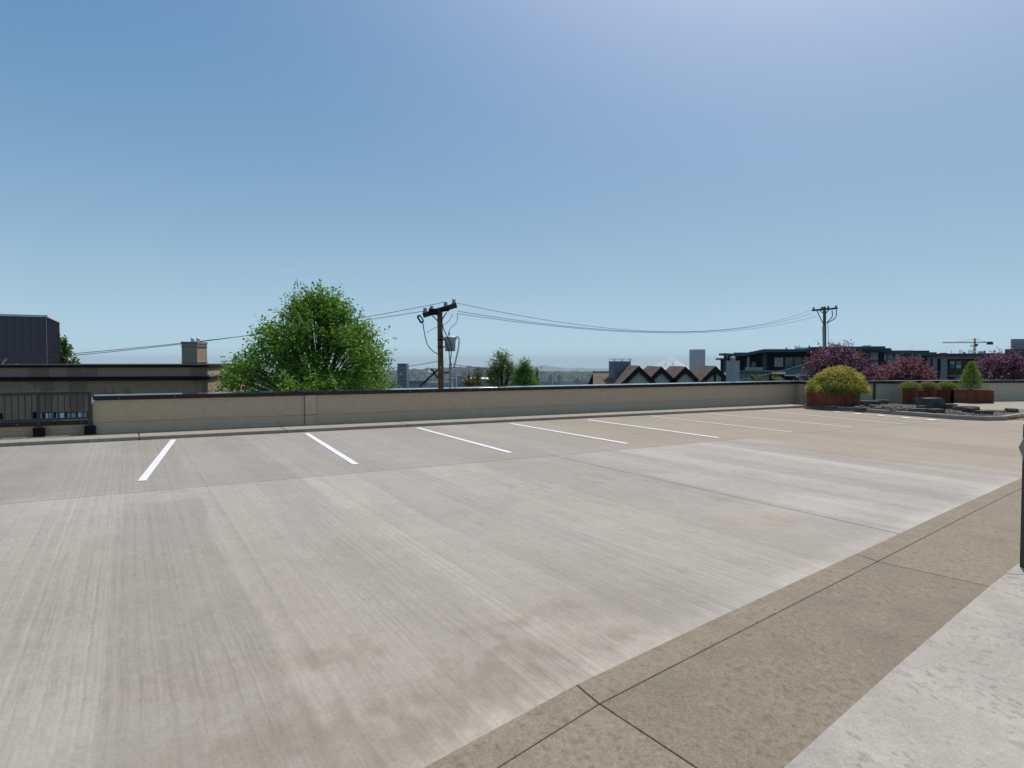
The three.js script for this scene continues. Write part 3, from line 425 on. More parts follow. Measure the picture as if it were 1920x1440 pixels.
// smaller green trees beyond the wall
{
  const small = (name, label, px, D, prof, o) => { const p = onLand(px, D), k = D / FPX; tree(name, label, p, { ...o, profile: prof.map(([py, r]) => [P(px, py, D).y - p.y, r * k]) }); };
  small('young_tree', 'sparse young tree with open branches beyond the parapet', 942, 48, [[752, 14], [735, 26], [705, 27], [688, 16], [680, 8], [669, 3]], { seed: 11, lobes: 52, shoots: 12, spread: 0.42, len: 0.5, n: 13, leaf: [0.13, 0.08], trunk: 0.09, fork: 3, limb: 0.014, rise: 0.7, cols: [[0.15, 0.21, 0.06], [0.21, 0.27, 0.075], [0.28, 0.31, 0.10]] });
  small('conical_tree', 'dense conical dark green tree right of the sparse young tree', 985, 47, [[752, 23], [735, 24], [712, 22], [699, 13], [689, 7], [683, 2]], { seed: 12, lobes: 90, shoots: 18, spread: 0.42, len: 0.35, n: 10, leaf: [0.11, 0.06], trunk: 0.08, fork: 3, rise: 0.5, cols: [[0.12, 0.25, 0.04], [0.18, 0.33, 0.05], [0.22, 0.36, 0.06]] });
  small('slim_tree', 'slim wispy tree beside the dense conical tree', 1008, 49, [[752, 8], [735, 9], [710, 8], [692, 4], [688, 2]], { seed: 13, lobes: 14, shoots: 6, spread: 0.25, len: 0.35, n: 8, leaf: [0.1, 0.06], trunk: 0.05, fork: 3, rise: 0.7, cols: [[0.06, 0.11, 0.03], [0.09, 0.13, 0.03]] });
  small('olive_bush', 'low olive green tree top right of the pale post', 880, 44, [[748, 16], [735, 18], [718, 16], [706, 8], [702, 3]], { seed: 14, lobes: 26, shoots: 9, spread: 0.35, len: 0.25, n: 10, leaf: [0.09, 0.06], trunk: 0.08, fork: 3, rise: 0.4, cols: [[0.17, 0.16, 0.03], [0.24, 0.20, 0.04], [0.09, 0.10, 0.025]] });
  small('olive_tree', 'pointed olive tree top behind the low olive one', 896, 45, [[748, 13], [735, 15], [718, 12], [704, 5], [698, 2]], { seed: 15, lobes: 22, shoots: 9, spread: 0.3, len: 0.25, n: 10, leaf: [0.09, 0.06], trunk: 0.07, fork: 3, rise: 0.5, cols: [[0.20, 0.17, 0.035], [0.12, 0.12, 0.03]] });
  small('maple_top', 'bright green tree top beside the purple metal building', 112, 53, [[712, 26], [690, 30], [672, 24], [655, 14], [641, 6]], { seed: 16, lobes: 34, shoots: 10, spread: 0.5, len: 0.5, n: 9, leaf: [0.26, 0.16], trunk: 0.14, fork: 3, rise: 0.3, cols: [[0.10, 0.19, 0.03], [0.14, 0.23, 0.04], [0.06, 0.12, 0.02]] });
  const plum = { group: 'purple plum trees in front of the dark apartments', leaf: [0.26, 0.10], cols: [[0.30, 0.13, 0.18], [0.18, 0.07, 0.105], [0.44, 0.25, 0.30], [0.09, 0.032, 0.05]], lobes: 84, shoots: 13, spread: 0.75, len: 0.85, n: 12, trunk: 0.15, fork: 3.5, rise: 0.75, limb: 0.04 };
  small('plum_tree', 'tall purple leaved tree behind the grey wooden pole', 1572, 62, [[758, 50], [735, 66], [702, 62], [684, 50], [670, 34], [662, 14]], { ...plum, seed: 21, lobes: 110 });
  small('plum_tree', 'reddish purple tree behind the tall rusty planters', 1700, 60, [[758, 50], [735, 56], [717, 52], [700, 36], [690, 20], [684, 8]], { ...plum, seed: 22, cols: [[0.38, 0.12, 0.16], [0.22, 0.065, 0.095], [0.50, 0.24, 0.27], [0.10, 0.03, 0.045]] });
  small('plum_tree', 'dark purple round tree behind the pyramid conifer', 1884, 58, [[758, 48], [735, 50], [714, 46], [696, 40], [683, 26], [676, 10]], { ...plum, seed: 23, lobes: 90 });
  small('plum_tree', 'low purple tree filling the gap between its taller purple neighbours', 1640, 64, [[758, 26], [735, 30], [718, 26], [704, 14], [700, 5]], { ...plum, seed: 24, lobes: 40 });
  for (const [px, py, l, s] of [[1422, 710, 'yellow green shrub tip above the parapet by the dark box', 31], [1458, 709, 'yellow green shrub tip below the glass balcony', 32]]) small('shrub', l, px, 50, [[735, 7], [722, 9], [714, 8], [py, 3]], { seed: s, category: 'shrub', lobes: 12, shoots: 6, spread: 0.25, len: 0.3, n: 7, leaf: [0.16, 0.11], trunk: 0.04, fork: 3, cols: [[0.18, 0.20, 0.04], [0.24, 0.25, 0.06]] });
}
// ------------------------------------------------------------------ rusty planters
function planterBox(name, label, pos, turn, w, d, h, group) { const t = thing(name, label, 'planter', pos, turn, group), th = 0.012; for (const [a, b, c, e] of [[-w / 2, w / 2, d / 2 - th, d / 2], [-w / 2, w / 2, -d / 2, -d / 2 + th], [-w / 2, -w / 2 + th, -d / 2 + th + 0.001, d / 2 - th - 0.001], [w / 2 - th, w / 2, -d / 2 + th + 0.001, d / 2 - th - 0.001]]) part('side_panel', box(a, b, 0, h, c, e), M.corten, t); part('soil', box(-w / 2 + th, w / 2 - th, h * 0.3, h - 0.05, -d / 2 + th, d / 2 - th), M.soil, t); return t; }
const bedY = 0.085;
const tall = [[1706, 757.3, 1692, 1720, 728], [1740, 755.8, 1727, 1753, 727.5], [1773, 755.0, 1760, 1786, 727]];
const tallNames = ['nearest the rubble strip with bright green mound', 'middle one, with brownish mound', 'beside the conifer planter with bright green mound'];
tall.forEach(([cx, by, x0, x1, ty], i) => {
  const p = G(cx, by, bedY); p.y = bedY; pushBack(p, 0.28); const k = -p.z / FPX, w = (x1 - x0) * k * 0.94, h = (by - ty) * k;
  planterBox('tall_planter', 'tall square rusty steel planter, ' + tallNames[i], p, -0.80, w * 0.76, w * 0.76, h, 'tall rusty planters in front of the grey wall');
  const m = thing('mound_shrub', ['bright green mounded plant on the tall planter by the rubble strip', 'brownish green mounded plant on the middle tall planter', 'bright green mounded plant on the tall planter beside the conifer'][i], 'shrub', p.clone().setY(bedY + h - 0.05), 0, 'mounded plants on tall planters'); srand(400 + i);
  const L = Leaves(), R = 19 * k, cols = i === 1 ? [[0.34, 0.31, 0.12], [0.42, 0.31, 0.15], [0.22, 0.22, 0.07]] : [[0.32, 0.37, 0.06], [0.42, 0.46, 0.08], [0.18, 0.24, 0.04]];
  for (let q = 0; q < 3600; q++) { const a = rr(0, 6.283), rad = Math.sqrt(rnd()), up = Math.sqrt(Math.max(0, 1 - rad ** 3)) * rr(0.55, 1.0), b = V(Math.cos(a) * rad * R, 0.02 + 0.27 * up - 0.07 * rad * rad, Math.sin(a) * rad * R); const d = V(Math.cos(a) * rad, 0.9 - 0.8 * rad, Math.sin(a) * rad).addScaledVector(rdir(), 0.6); leaf(L, b, d, rdir().add(V(0, 0.8, 0)), rr(0.035, 0.07), 0.015, tint(cols[q % 3], 0.3)); }
  part('stems', [0, 1, 2, 3, 4].map(j => rod(V(0, -0.02, 0), V(Math.cos(j * 1.3) * R * 0.6, 0.14, Math.sin(j * 1.3) * R * 0.6), 0.008, 0.004, 5)), M.bark, m);
  part('foliage', leavesGeo(L), LEAF, m);
});
{ // wide planter with the pyramid conifer
  const p = G(1823, 756.3, bedY); p.y = bedY; pushBack(p, 0.3); const k = -p.z / FPX, h = (757 - 733) * k;
  planterBox('wide_planter', 'wide low rusty steel planter holding the pyramid conifer', p, -0.42, 62 * k, 0.62, h);
  const q = p.clone().add(V(-3 * k, h - 0.06, 0)), t = thing('dwarf_conifer', 'small bright green pyramid conifer in the wide planter', 'conifer', q); srand(55); const L = Leaves(), H = 55 * k, tw = [];
  for (let i = 0; i < 230; i++) { const y = 0.05 + (H - 0.05) * Math.pow(i / 230, 0.9), R = (25 * k) * Math.pow(1 - y / (H * 1.04), 0.85) * rr(0.72, 1.12) + 0.02, a = i * 2.39996 + rr(-0.3, 0.3), d = V(Math.cos(a), 0.28, Math.sin(a)).normalize(); tw.push(rod(V(0, y, 0), V(0, y, 0).addScaledVector(d, R), 0.006, 0.002, 4)); for (let j = 0; j < 58; j++) { const f = Math.sqrt(rr(0.06, 1.05)), b = V(0, y, 0).addScaledVector(d, R * f).addScaledVector(rdir(), 0.035); leaf(L, b, rdir().addScaledVector(d, 0.9).add(V(0, 0.25, 0)), rdir().add(V(0, 1, 0)), rr(0.03, 0.055), 0.011, tint(f > 0.7 ? [0.32, 0.44, 0.06] : [0.12, 0.21, 0.035], 0.3)); } }
  part('trunk', rod(V(0, 0, 0), V(0, H * 0.95, 0), 0.035, 0.005, 8), M.bark, t); part('branches', tw, M.bark, t); part('needles', leavesGeo(L), NEEDLE, t);
}
{ // faceted planter with the weeping maple
  const p = G(1562, 762.5, bedY); p.y = bedY; pushBack(p, 0.4); const k = -p.z / FPX, h = (764 - 738.5) * k, r = 47 * k, t = thing('round_planter', 'large faceted rusty steel planter in the parapet corner', 'planter', p, 0);
  const n = 6, c = []; for (let i = 0; i < n; i++) { const a = 0.22 + i / n * 6.2832; c.push(V(Math.cos(a) * r, 0, Math.sin(a) * r * 0.85)); }
  for (let i = 0; i < n; i++) { const a = c[i], b = c[(i + 1) % n], g = beam(a.clone().setY(h / 2), b.clone().setY(h / 2), 0.014, h); part('side_panel', g, M.corten, t); }
  part('soil', new THREE.CylinderGeometry(r * 0.84, r * 0.84, h * 0.6, 6).scale(1, 1, 0.85).translate(0, h * 0.6, 0), M.soil, t);
  const q = p.clone().add(V(9 * k, h - 0.06, 0)), m = thing('weeping_maple', 'golden green weeping maple with a mushroom crown in the faceted planter', 'tree', q); srand(66); const L = Leaves(), R = 47 * k, H = 60 * k, br = [];
  // tiers of small drooping clouds of leaves
  const tiers = [[1, 0.0, 0.80, 0.30], [5, 0.34, 0.72, 0.30], [9, 0.58, 0.54, 0.30], [13, 0.80, 0.36, 0.30], [14, 0.98, 0.20, 0.26]];
  for (const [n2, f, hh, rl] of tiers) for (let i = 0; i < n2; i++) {
    const a = (i + rr(-0.3, 0.3)) / n2 * 6.2832 + f * 9, c = V(Math.cos(a) * f * R * rr(0.86, 1.08), H * hh * rr(0.9, 1.1), Math.sin(a) * f * R * rr(0.8, 0.95)), r0 = rl * R * rr(0.8, 1.2), out = f > 0.05 ? V(c.x, 0, c.z).normalize() : V(0, 0, 0), base = [[0.40, 0.38, 0.05], [0.50, 0.46, 0.065], [0.30, 0.33, 0.045], [0.54, 0.47, 0.10]][Math.floor(rnd() * 4)];
    br.push(tube([V(0, H * 0.25, 0), V(c.x * 0.5, lerp(H * 0.4, c.y, 0.8), c.z * 0.5), c], 0.012, 4, 6));
    for (let j = 0; j < 640; j++) { const d0 = rdir(); if (d0.y < 0) d0.y *= 0.35; const sh = Math.cbrt(rr(0.25, 1.1)), b = c.clone().add(V(d0.x * r0 * sh, d0.y * r0 * 0.62 * sh, d0.z * r0 * sh)), edge = Math.hypot(d0.x, d0.z); b.y -= edge * edge * r0 * (0.30 + 0.55 * f) * rnd(); if (b.y < 0.05 && (Math.hypot(b.x, b.z) < R * 0.95 || rnd() < 0.6)) continue; const d = V(d0.x + out.x * 0.5, -0.15 - 0.5 * edge * rnd(), d0.z + out.z * 0.5).addScaledVector(rdir(), 0.6); leaf(L, b, d, rdir().multiplyScalar(0.8).add(V(0, 0.9, 0)), rr(0.05, 0.10), 0.026, tint(base, 0.38)); }
  }
  part('trunk', [tube([V(0, 0, 0), V(0.03, H * 0.2, 0), V(-0.02, H * 0.42, 0.02), V(0.02, H * 0.7, 0)], 0.04, 7, 10), tube([V(0, H * 0.2, 0), V(-0.2, H * 0.45, 0.05), V(-0.38, H * 0.6, 0)], 0.022, 6, 8), tube([V(0, H * 0.25, 0), V(0.2, H * 0.45, -0.05), V(0.36, H * 0.62, 0)], 0.022, 6, 8)], M.bark, m); part('branches', br, M.bark, m); part('crown', leavesGeo(L), LEAF, m);
}

// ------------------------------------------------------------------ utility poles and wires
const poleD = 38;
{
  const b = P(826, 700, poleD); b.y = foot(b.x, b.z); const p = thing('utility_pole', 'brown wooden utility pole with a tilted double crossarm', 'utility pole', b), L = (px, py, dz = 0) => P(px, py, poleD).add(V(0, 0, dz)).sub(b);
  const k = poleD / FPX;
  part('pole_shaft', rod(V(0.12, 0, 0), L(824.5, 577), 6.6 * k, 4.9 * k, 14), M.pole, p);
  for (const [dz, q] of [[0.2, 0], [-0.2, 1]]) { const arm = part('crossarm', beam(L(794 + 5 * q, 592 - 2 * q, dz), L(857 - 2 * q, 572.5, dz), 0.12, 0.17 + 0.1 * (1 - q)), M.arm, p);
    for (const x of [797, 809, 835.5, 851]) { const y = 591 - (x - 794) / 63 * 19.5 - 2 * q, c = L(x, y - 1, dz); part('insulator', new THREE.LatheGeometry([[0, 0], [0.09, 0], [0.1, 0.08], [0.065, 0.1], [0.095, 0.15], [0.06, 0.18], [0.085, 0.23], [0.05, 0.27], [0, 0.28]].map(([r, h]) => new THREE.Vector2(r, h)), 10).translate(c.x, c.y + 0.05, c.z), M.insulator, arm); } }
  part('crossarm_brace', [rod(L(838, 586, 0.15), L(828, 601, 0.1), 0.03), rod(L(811, 592, 0.15), L(821, 602, 0.1), 0.03)], M.black, p);
  part('arm_hardware', [box(-0.55, -0.05, 0, 0.35, 0.2, 0.42, 0.05), box(0.1, 0.55, 0.2, 0.45, 0.15, 0.35, 0.05)].map(g => { const c = L(824, 588); return g.translate(c.x, c.y - 0.1, c.z); }), M.black, p);
  // open fuse holder hanging at the left arm end
  const f0 = L(783, 594, 0.1), f1 = L(790.5, 606, 0.1), f2 = L(794.5, 601.5, 0.1), f3 = L(788, 591.5, 0.1); part('fuse_holder', [rod(f0, f1, 0.05), rod(f1, f2, 0.05), rod(f2, f3, 0.035), rod(f3, f0, 0.05)], M.black, p);
  part('jumper_wire', tube([L(793.5, 606, 0.1), L(796, 622, 0.15), L(802, 645, 0.2), L(812, 658, 0.2), L(822, 664, 0.15)], 0.026, 6, 20), M.wire, p);
  part('drop_cable', tube([L(828, 602, 0.2), L(835, 622, 0.35), L(846, 645, 0.4), L(847, 662, 0.3), L(844, 678, 0.1)], 0.028, 6, 20), M.wire, p);
  part('drop_cable', tube([L(825, 612, 0.3), L(833, 634, 0.4), L(842, 655, 0.4), L(843.5, 668, 0.3), L(844, 680, 0.1)], 0.028, 6, 20), M.wire, p);
  for (const q of [0, 1, 2]) part('looped_wire', tube([L(853.5, 634, 0.2), L(857 + q, 630.5, 0.2), L(860 + q * 1.3, 637, 0.2), L(859 + q, 652, 0.2), L(854 + q, 675, 0.1), L(850 + q * 0.6, 690, 0)], 0.011, 5, 24), M.wire, p);
  part('tap_wire', tube([L(842, 622, 0.2), L(848, 613, 0.2), L(857, 604, 0.2), L(858, 588, 0.2)], 0.014, 5, 16), M.wire, p);
  part('tap_wire', tube([L(828, 611, 0.1), L(838, 606, 0.2), L(846, 597, 0.2), L(850, 588, 0.2)], 0.012, 5, 16), M.wire, p);
  part('tap_wire', tube([L(800, 624, 0.1), L(808, 619, 0.1), L(822, 612, 0.1)], 0.012, 5, 10), M.wire, p);
  for (const y of [637, 650.5]) part('steel_band', [new THREE.CylinderGeometry(6 * k, 6 * k, 0.06, 14).translate(...L(826, y).toArray()), beam(L(829, y, 0), L(835, y, 0), 0.12, 0.07)], M.black, p);
  part('number_tag', box(-0.05, 0.05, -0.06, 0.06, 0, 0.012).translate(...L(827, 688.5, 5.9 * k).toArray()), mat(0.5, 0.4, 0.15, 0.6), p);
  // transformer, bolted to the shaft
  const tr = part('transformer_tank', new THREE.LatheGeometry([[0, 0], [9.2, 0], [10.6, 20], [11.2, 24.5], [11.2, 26], [9, 27.5], [0, 30]].map(([r, h]) => new THREE.Vector2(r * k, h * k)), 20).translate(...L(844, 658.5).toArray()), M.tank, p);
  part('bushing', new THREE.LatheGeometry([[0, 0], [1.9, 0], [1.2, 2.5], [2, 3.5], [1.2, 5], [1.7, 6], [0.8, 9], [0, 9]].map(([r, h]) => new THREE.Vector2(r * k, h * k)), 10).translate(...L(842, 630.5).toArray()), M.insulator, tr);
  part('bushing', rod(L(853, 634.5), L(856.5, 634.5), 0.05), M.black, tr);
  // street lamp on a bent arm
  const lampArm = part('lamp_arm', tube([L(821, 709), L(816, 701, 0.2), L(812, 693.5, 0.3), L(809, 692, 0.3)], 0.045, 6, 14), M.black, p);
  part('lamp_shade', new THREE.LatheGeometry([[11.5, 0], [10.5, 1], [6.5, 2.4], [5, 5.2], [2.2, 6.2], [1.6, 9], [0, 9]].map(([r, h]) => new THREE.Vector2(r * k * 0.82, h * k)), 20).translate(...L(804, 698, 0.3).toArray()), mat(0.24, 0.23, 0.20, 0.6), lampArm);
  part('guy_strut', rod(L(820, 694), L(790, 724, 0.6), 0.045), M.black, p);
}
{
  const b = P(845, 700, 40); b.y = foot(b.x, b.z); const p = thing('conduit_post', 'slim pale grey post behind the brown utility pole', 'post', b), L = (px, py) => P(px, py, 40).sub(b);
  part('post_shaft', rod(V(0, 0, 0), L(844.5, 682), 0.115, 0.085, 10), mat(0.40, 0.40, 0.38, 0.8), p); part('cross_arm', beam(L(832, 699), L(846, 698.5), 0.1, 0.08), M.black, p); part('cap', rod(L(844.5, 682), L(844.5, 677), 0.05, 0.03), M.black, p);
}
const pole2D = 78;
{
  const b = P(1548, 700, pole2D); b.y = foot(b.x, b.z); const p = thing('utility_pole', 'tall grey wooden utility pole among the purple trees', 'utility pole', b), L = (px, py, dz = 0) => P(px, py, pole2D).add(V(0, 0, dz)).sub(b), k = pole2D / FPX;
  part('pole_shaft', rod(V(0, 0, 0), L(1546, 575), 4 * k, 2.6 * k, 12), M.poleGrey, p);
  const arm = part('crossarm', beam(L(1523, 582), L(1570, 578), 0.2, 0.2), M.arm, p);
  for (const [x, y] of [[1525.5, 581], [1541, 580], [1553, 578.5], [1567.5, 577.5]]) part('insulator', new THREE.CylinderGeometry(0.1, 0.14, 0.26, 8).translate(...L(x, y - 1).toArray()).translate(0, 0.1, 0), M.insulator, arm);
  part('crossarm_brace', [rod(L(1537, 582), L(1546, 589), 0.05), rod(L(1555, 580), L(1547, 589), 0.05)], M.black, p);
  for (const q of [[1531, 583, 1535, 595, 1543, 609], [1559, 582, 1558, 594, 1549, 605], [1567, 581, 1564, 596, 1549, 606]]) part('drop_cable', tube([L(q[0], q[1], 0.15), L(q[2], q[3], 0.3), L(q[4], q[5], 0.2)], 0.05, 5, 14), M.wire, p);
  part('conduit', rod(L(1545.5, 800, 0.35), L(1541.5, 612, 0.3), 0.13, 0.13, 8), mat(0.36, 0.37, 0.37, 0.6), p);
  part('guy_wire', rod(L(1552, 604), L(1556, 690), 0.025, 0.025, 5), M.wire, p);
}
function wire(label, a, b, sag, r, group) { const pts = []; for (let i = 0; i <= 16; i++) { const f = i / 16, p = a.clone().lerp(b, f); p.y -= sag * 4 * f * (1 - f); pts.push(p); } const o = part('overhead_wire', tube(pts, r, 5, 40), M.wire, scene); return info(o, label, 'wire', group); }
wire('top overhead wire sagging between the two utility poles', P(858, 568.5, poleD), P(1525, 580, pole2D), 2.0, 0.015, 'overhead wires');
wire('middle overhead wire sagging between the two utility poles', P(858, 583.5, poleD), P(1525, 587, pole2D), 1.6, 0.016, 'overhead wires');
wire('lowest overhead wire sagging between the two utility poles', P(857, 588.0, poleD), P(1532, 592.5, pole2D), 1.45, 0.015, 'overhead wires');
wire('upper overhead wire passing above the tan chimney', P(836, 566, poleD), P(-260, 694, 30), 0.55, 0.015, 'overhead wires');
wire('lower overhead wire passing above the tan chimney', P(797, 583, poleD), P(-260, 692, 30), 0.35, 0.016, 'overhead wires');
wire('thin low wire from the pale post past the grey block', P(846, 683, 40), P(1030, 699, 60), 0.12, 0.02, 'overhead wires');
wire('thin low wire from the brown pole to the glass tower side', P(822, 677, poleD), P(700, 693, 60), 0.1, 0.018, 'overhead wires');
wire('faint low wire in front of the glass balconies', P(1540, 672, 76), P(1330, 722, 56), 0.3, 0.03, 'overhead wires');

// ------------------------------------------------------------------ purple metal building at the left
{
  const c = P(86.5, 600, 45), e = P(111, 600, 52), f = c.clone().sub(e).setY(0).normalize(); c.y = e.y = 0;
  const fr = V(-f.z, 0, f.x).normalize(); if (fr.x < 0) fr.negate(); const turn = Math.atan2(-fr.z, fr.x);   // front runs along local -x from the corner
  const base = c.clone().setY(foot(c.x, c.z)), b = thing('metal_building', 'dark purple metal clad building with white roof edge', 'building', base, turn), top = EYE + (676 - 595) / FPX * 45 - base.y, depth = c.distanceTo(e);
  part('wall', box(-14, 0, 0, top, -depth, 0), M.purpleMetal, b);
  for (let x = -0.03; x > -14; x -= 0.42) part('wall_seam', box(x - 0.016, x + 0.016, 0.5, top - 0.02, 0.001, 0.04), M.purpleMetal, b);
  for (let z = -0.42; z > -depth; z -= 0.42) part('wall_seam', box(0.001, 0.05, 0.5, top - 0.02, z - 0.016, z + 0.016), M.purpleMetal, b);
  part('roof_edge', [box(-14.05, 0.08, top, top + 0.13, 0.0, 0.08), box(0, 0.08, top, top + 0.13, -depth, -0.0), box(-14, 0, top + 0.001, top + 0.09, -depth, 0)], M.trim, b);
  // handwritten white letters, only their tops show
  const sy = EYE - (684 - 676) / FPX * 44 - base.y, u = -2.45, s = part('script_lettering', [tube([V(u - 0.55, sy - 0.35, 0.07), V(u - 0.1, sy - 0.12, 0.07), V(u + 0.28, sy + 0.28, 0.07), V(u + 0.36, sy + 0.38, 0.07), V(u + 0.26, sy + 0.36, 0.07), V(u + 0.1, sy, 0.07), V(u + 0.0, sy - 0.4, 0.07)], 0.028, 6, 30), tube([V(u + 0.62, sy - 0.2, 0.07), V(u + 0.72, sy + 0.03, 0.07), V(u + 0.9, sy + 0.05, 0.07), V(u + 0.92, sy - 0.3, 0.07)], 0.026, 6, 20)], mat(0.75, 0.75, 0.76, 0.5), b);
}
// ------------------------------------------------------------------ beige building with dark bands and the chimney
{
  const c = P(388, 690, 29), base = c.clone().setY(foot(c.x, c.z)), turn = 12 * Math.PI / 180, b = thing('banded_building', 'flat roofed beige building with two black bands behind the railing', 'building', base, turn), Y = py => P(388, py, 29).y - base.y, top = Y(684), wD = 26, dep = 11;
  part('wall', box(-wD, 0, 0, top - 0.1, -dep, 0), M.beige, b);
  part('side_wall', box(0.001, 0.03, 0, top - 0.1, -dep, -0.001), M.tan, b);
  part('roof_coping', box(-wD - 0.05, 0.1, top - 0.1, top, -dep - 0.05, 0.08), M.black, b);
  part('black_band', box(-wD, 0.09, Y(712.5), Y(705.3), 0.002, 0.14), M.black, b);
  part('black_band', box(0.032, 0.12, Y(708.5), Y(706.3), -dep, -0.001), M.black, b);
  part('ledge', box(0.032, 0.1, Y(706.2), Y(702.3), -dep, -0.001), M.concreteGrey, b);
  // ribbon of small paned windows seen through the railing
  b.updateMatrixWorld(true); const toX = px => { const r = ray(px, 770), o = b.position, nx = Math.sin(turn), nz = Math.cos(turn), k = (o.x * nx + o.z * nz) / (r.x * nx + r.z * nz); return V(r.x * k - o.x, 0, r.z * k - o.z).dot(V(Math.cos(turn), 0, -Math.sin(turn))); };
  const x0 = toX(70), x1 = toX(164), y0 = Y(794), y1 = Y(769), n = 9; const win = part('ribbon_window', box(x0, x1, y0, y1, 0.003, 0.05), M.black, b);
  for (let i = 0; i < n; i++) for (let j = 0; j < 2; j++) { const a = lerp(x0, x1, i / n) + 0.02 + (i % 2 ? 0.07 : 0), e = lerp(x0, x1, (i + 1) / n) - 0.012; part('pane', box(a, e, lerp(y0, y1, j / 2) + 0.02, lerp(y0, y1, (j + 1) / 2) - 0.025, 0.052, 0.062), [M.glassPale, M.blind, M.glassPale][(i * 2 + j * 5) % 3], win); }
  part('downpipe', box(toX(66) - 0.06, toX(66) + 0.06, 0.3, y1 + 0.02, 0.004, 0.1), M.black, b);
  part('downpipe', box(toX(3) - 0.03, toX(3) + 0.03, 0.3, y1, 0.004, 0.08), M.black, b);
}
{
  const D = 33, p = P(370, 684, D), top = P(370, 640.5, D).y, roof = P(388, 684, 29).y, k = D / FPX; p.y = roof - 0.001; const t = thing('chimney', 'tan square chimney with two metal pots on the flat roof', 'chimney', p, 0), h = top - p.y, w = 29 * k, d = 42 * k;
  part('stack', box(-w, 0, 0, h - 0.1, -d, 0), M.tan, t); part('cap', box(-w - 0.03, 0.03, h - 0.1, h, -d - 0.03, 0.03, 0.01), M.concreteGrey, t);
  part('trim_band', box(-w - 0.035, 0.035, h - 0.22, h - 0.185, -d - 0.035, 0.035), M.tan, t); part('trim_band', box(-w - 0.035, 0.035, 0.09, 0.13, -d - 0.035, 0.035), M.tan, t);
  for (const x of [-w * 0.62, -w * 0.25]) { const c = part('chimney_pot', new THREE.CylinderGeometry(0.075, 0.085, 0.16, 12).translate(x, h + 0.08, -d * 0.5), M.galv, t); part('pot_cap', new THREE.ConeGeometry(0.12, 0.07, 12).translate(x, h + 0.2, -d * 0.5), M.galv, c); }
}
// ------------------------------------------------------------------ gabled house and its chimneys
{
  const D = 60, m = P(1240, 720, D), base = m.clone().setY(foot(m.x, m.z)), b = thing('gabled_house', 'house with four small dark edged gables and brown shingle roof', 'house', base), at = g => rel(g, b);
  part('wall', at(box(P(1122, 700, D + 2).x, P(1368, 700, D + 2).x, base.y, P(1240, 722, D).y - 0.3, -D - 9, -D - 0.6)), M.gableWall, b);
  // main roof: a pitched slab behind the gables
  const r0 = P(1112, 698, D + 4.6), r1 = P(1366, 697.5, D + 4.6), e0 = P(1112, 726, D + 0.3), e1 = P(1368, 726, D + 0.3), q = [r0, r1, V(r1.x, e1.y, -D - 9), V(r0.x, e0.y, -D - 9)];
  const quad = (a, c, d, e) => { const g = new THREE.BufferGeometry(); g.setAttribute('position', new THREE.Float32BufferAttribute([a, c, d, a, d, e].flatMap(v => v.toArray()), 3)); g.computeVertexNormals(); const uv = []; const ux = d.clone().sub(e).normalize(), vy = a.clone().sub(e).normalize(); for (const v of [a, c, d, a, d, e]) { const w = v.clone().sub(e); uv.push(w.dot(ux), w.dot(vy)); } g.setAttribute('uv', new THREE.Float32BufferAttribute(uv, 2)); g.userData.uvDone = true; return g; };
  const solid = (a, c, d, e, th) => { const n = c.clone().sub(a).cross(e.clone().sub(a)).normalize(); if (n.y > 0) n.negate(); const [a2, c2, d2, e2] = [a, c, d, e].map(v => v.clone().addScaledVector(n, th)); return [quad(a, c, d, e), quad(a2, c2, d2, e2), quad(a, a2, e2, e), quad(c, c2, d2, d), quad(e, d, d2, e2), quad(a, c, c2, a2)].map(g => at(g)); };
  const roofG = (list) => { const g = mergeGeometries(list); g.userData.uvDone = true; return g; };
  part('roof_slope', roofG(solid(r0, r1, e1, e0, 0.12)), M.shingle, b); part('roof_slope', roofG(solid(r1, r0, q[3], q[2], 0.12)), M.shingle, b);
  part('ridge_cap', at(beam(r0, r1, 0.2, 0.06).translate(0, 0.03, 0)), M.barge, b);
  for (const [pk, py, xl, xr, tw] of [[1198, 685.5, 1160, 1234, 0], [1240.5, 687, 1206, 1264, 1], [1285.5, 687, 1252, 1322, 1], [1342, 686, 1308, 1372, 2]]) {
    const gd = D - (tw === 0 ? 0.6 : tw === 2 ? 0.4 : 0), a = P(pk, py, gd), half = (722 - py) * 1.02, l = P(pk - half, 722, gd), r = P(pk + half, 722, gd), back = V(-0.55, 0.02, -3.6);
    const gb = part('gable', at(upright([[pk, py + 9], [pk - half + 8, 724], [pk + half - 8, 724]], gd - 0.02, 0.1).translate(0, 0, -0.25)), M.gableWall, b);
    part('roof_slope', roofG(solid(a.clone().add(back), a, l, l.clone().add(back), 0.09)), M.shingle, b);
    part('roof_slope', roofG(solid(a, a.clone().add(back), r.clone().add(back), r, 0.09)), M.shingle, b);
    const th = 0.36, bb = (c) => { const d = c.clone().sub(a).normalize(), n = V(d.y, -d.x, 0); if (n.y > 0) n.negate(); const s = new THREE.Shape([a, c, c.clone().addScaledVector(n, th).addScaledVector(d, -0.0), a.clone().add(V(0, -th * 1.42, 0))].map(v => new THREE.Vector2(v.x, v.y))); return at(new THREE.ExtrudeGeometry(s, { depth: 0.09, bevelEnabled: false }).translate(0, -0.03, -gd - 0.02)); };
    part('bargeboard', bb(l), M.barge, gb); part('bargeboard', bb(r), M.barge, gb);
    if (tw === 2) for (const x of [1339, 1353]) part('timber', at(pbox(x, 694, x + 3.4, 724, gd + 0.1, 0.08).translate(0, 0, 0.03)), M.barge, gb);
  }
  part('eave_board', at(pbox(1300, 716.5, 1372, 719, D - 0.45, 0.06)), M.barge, b);
}
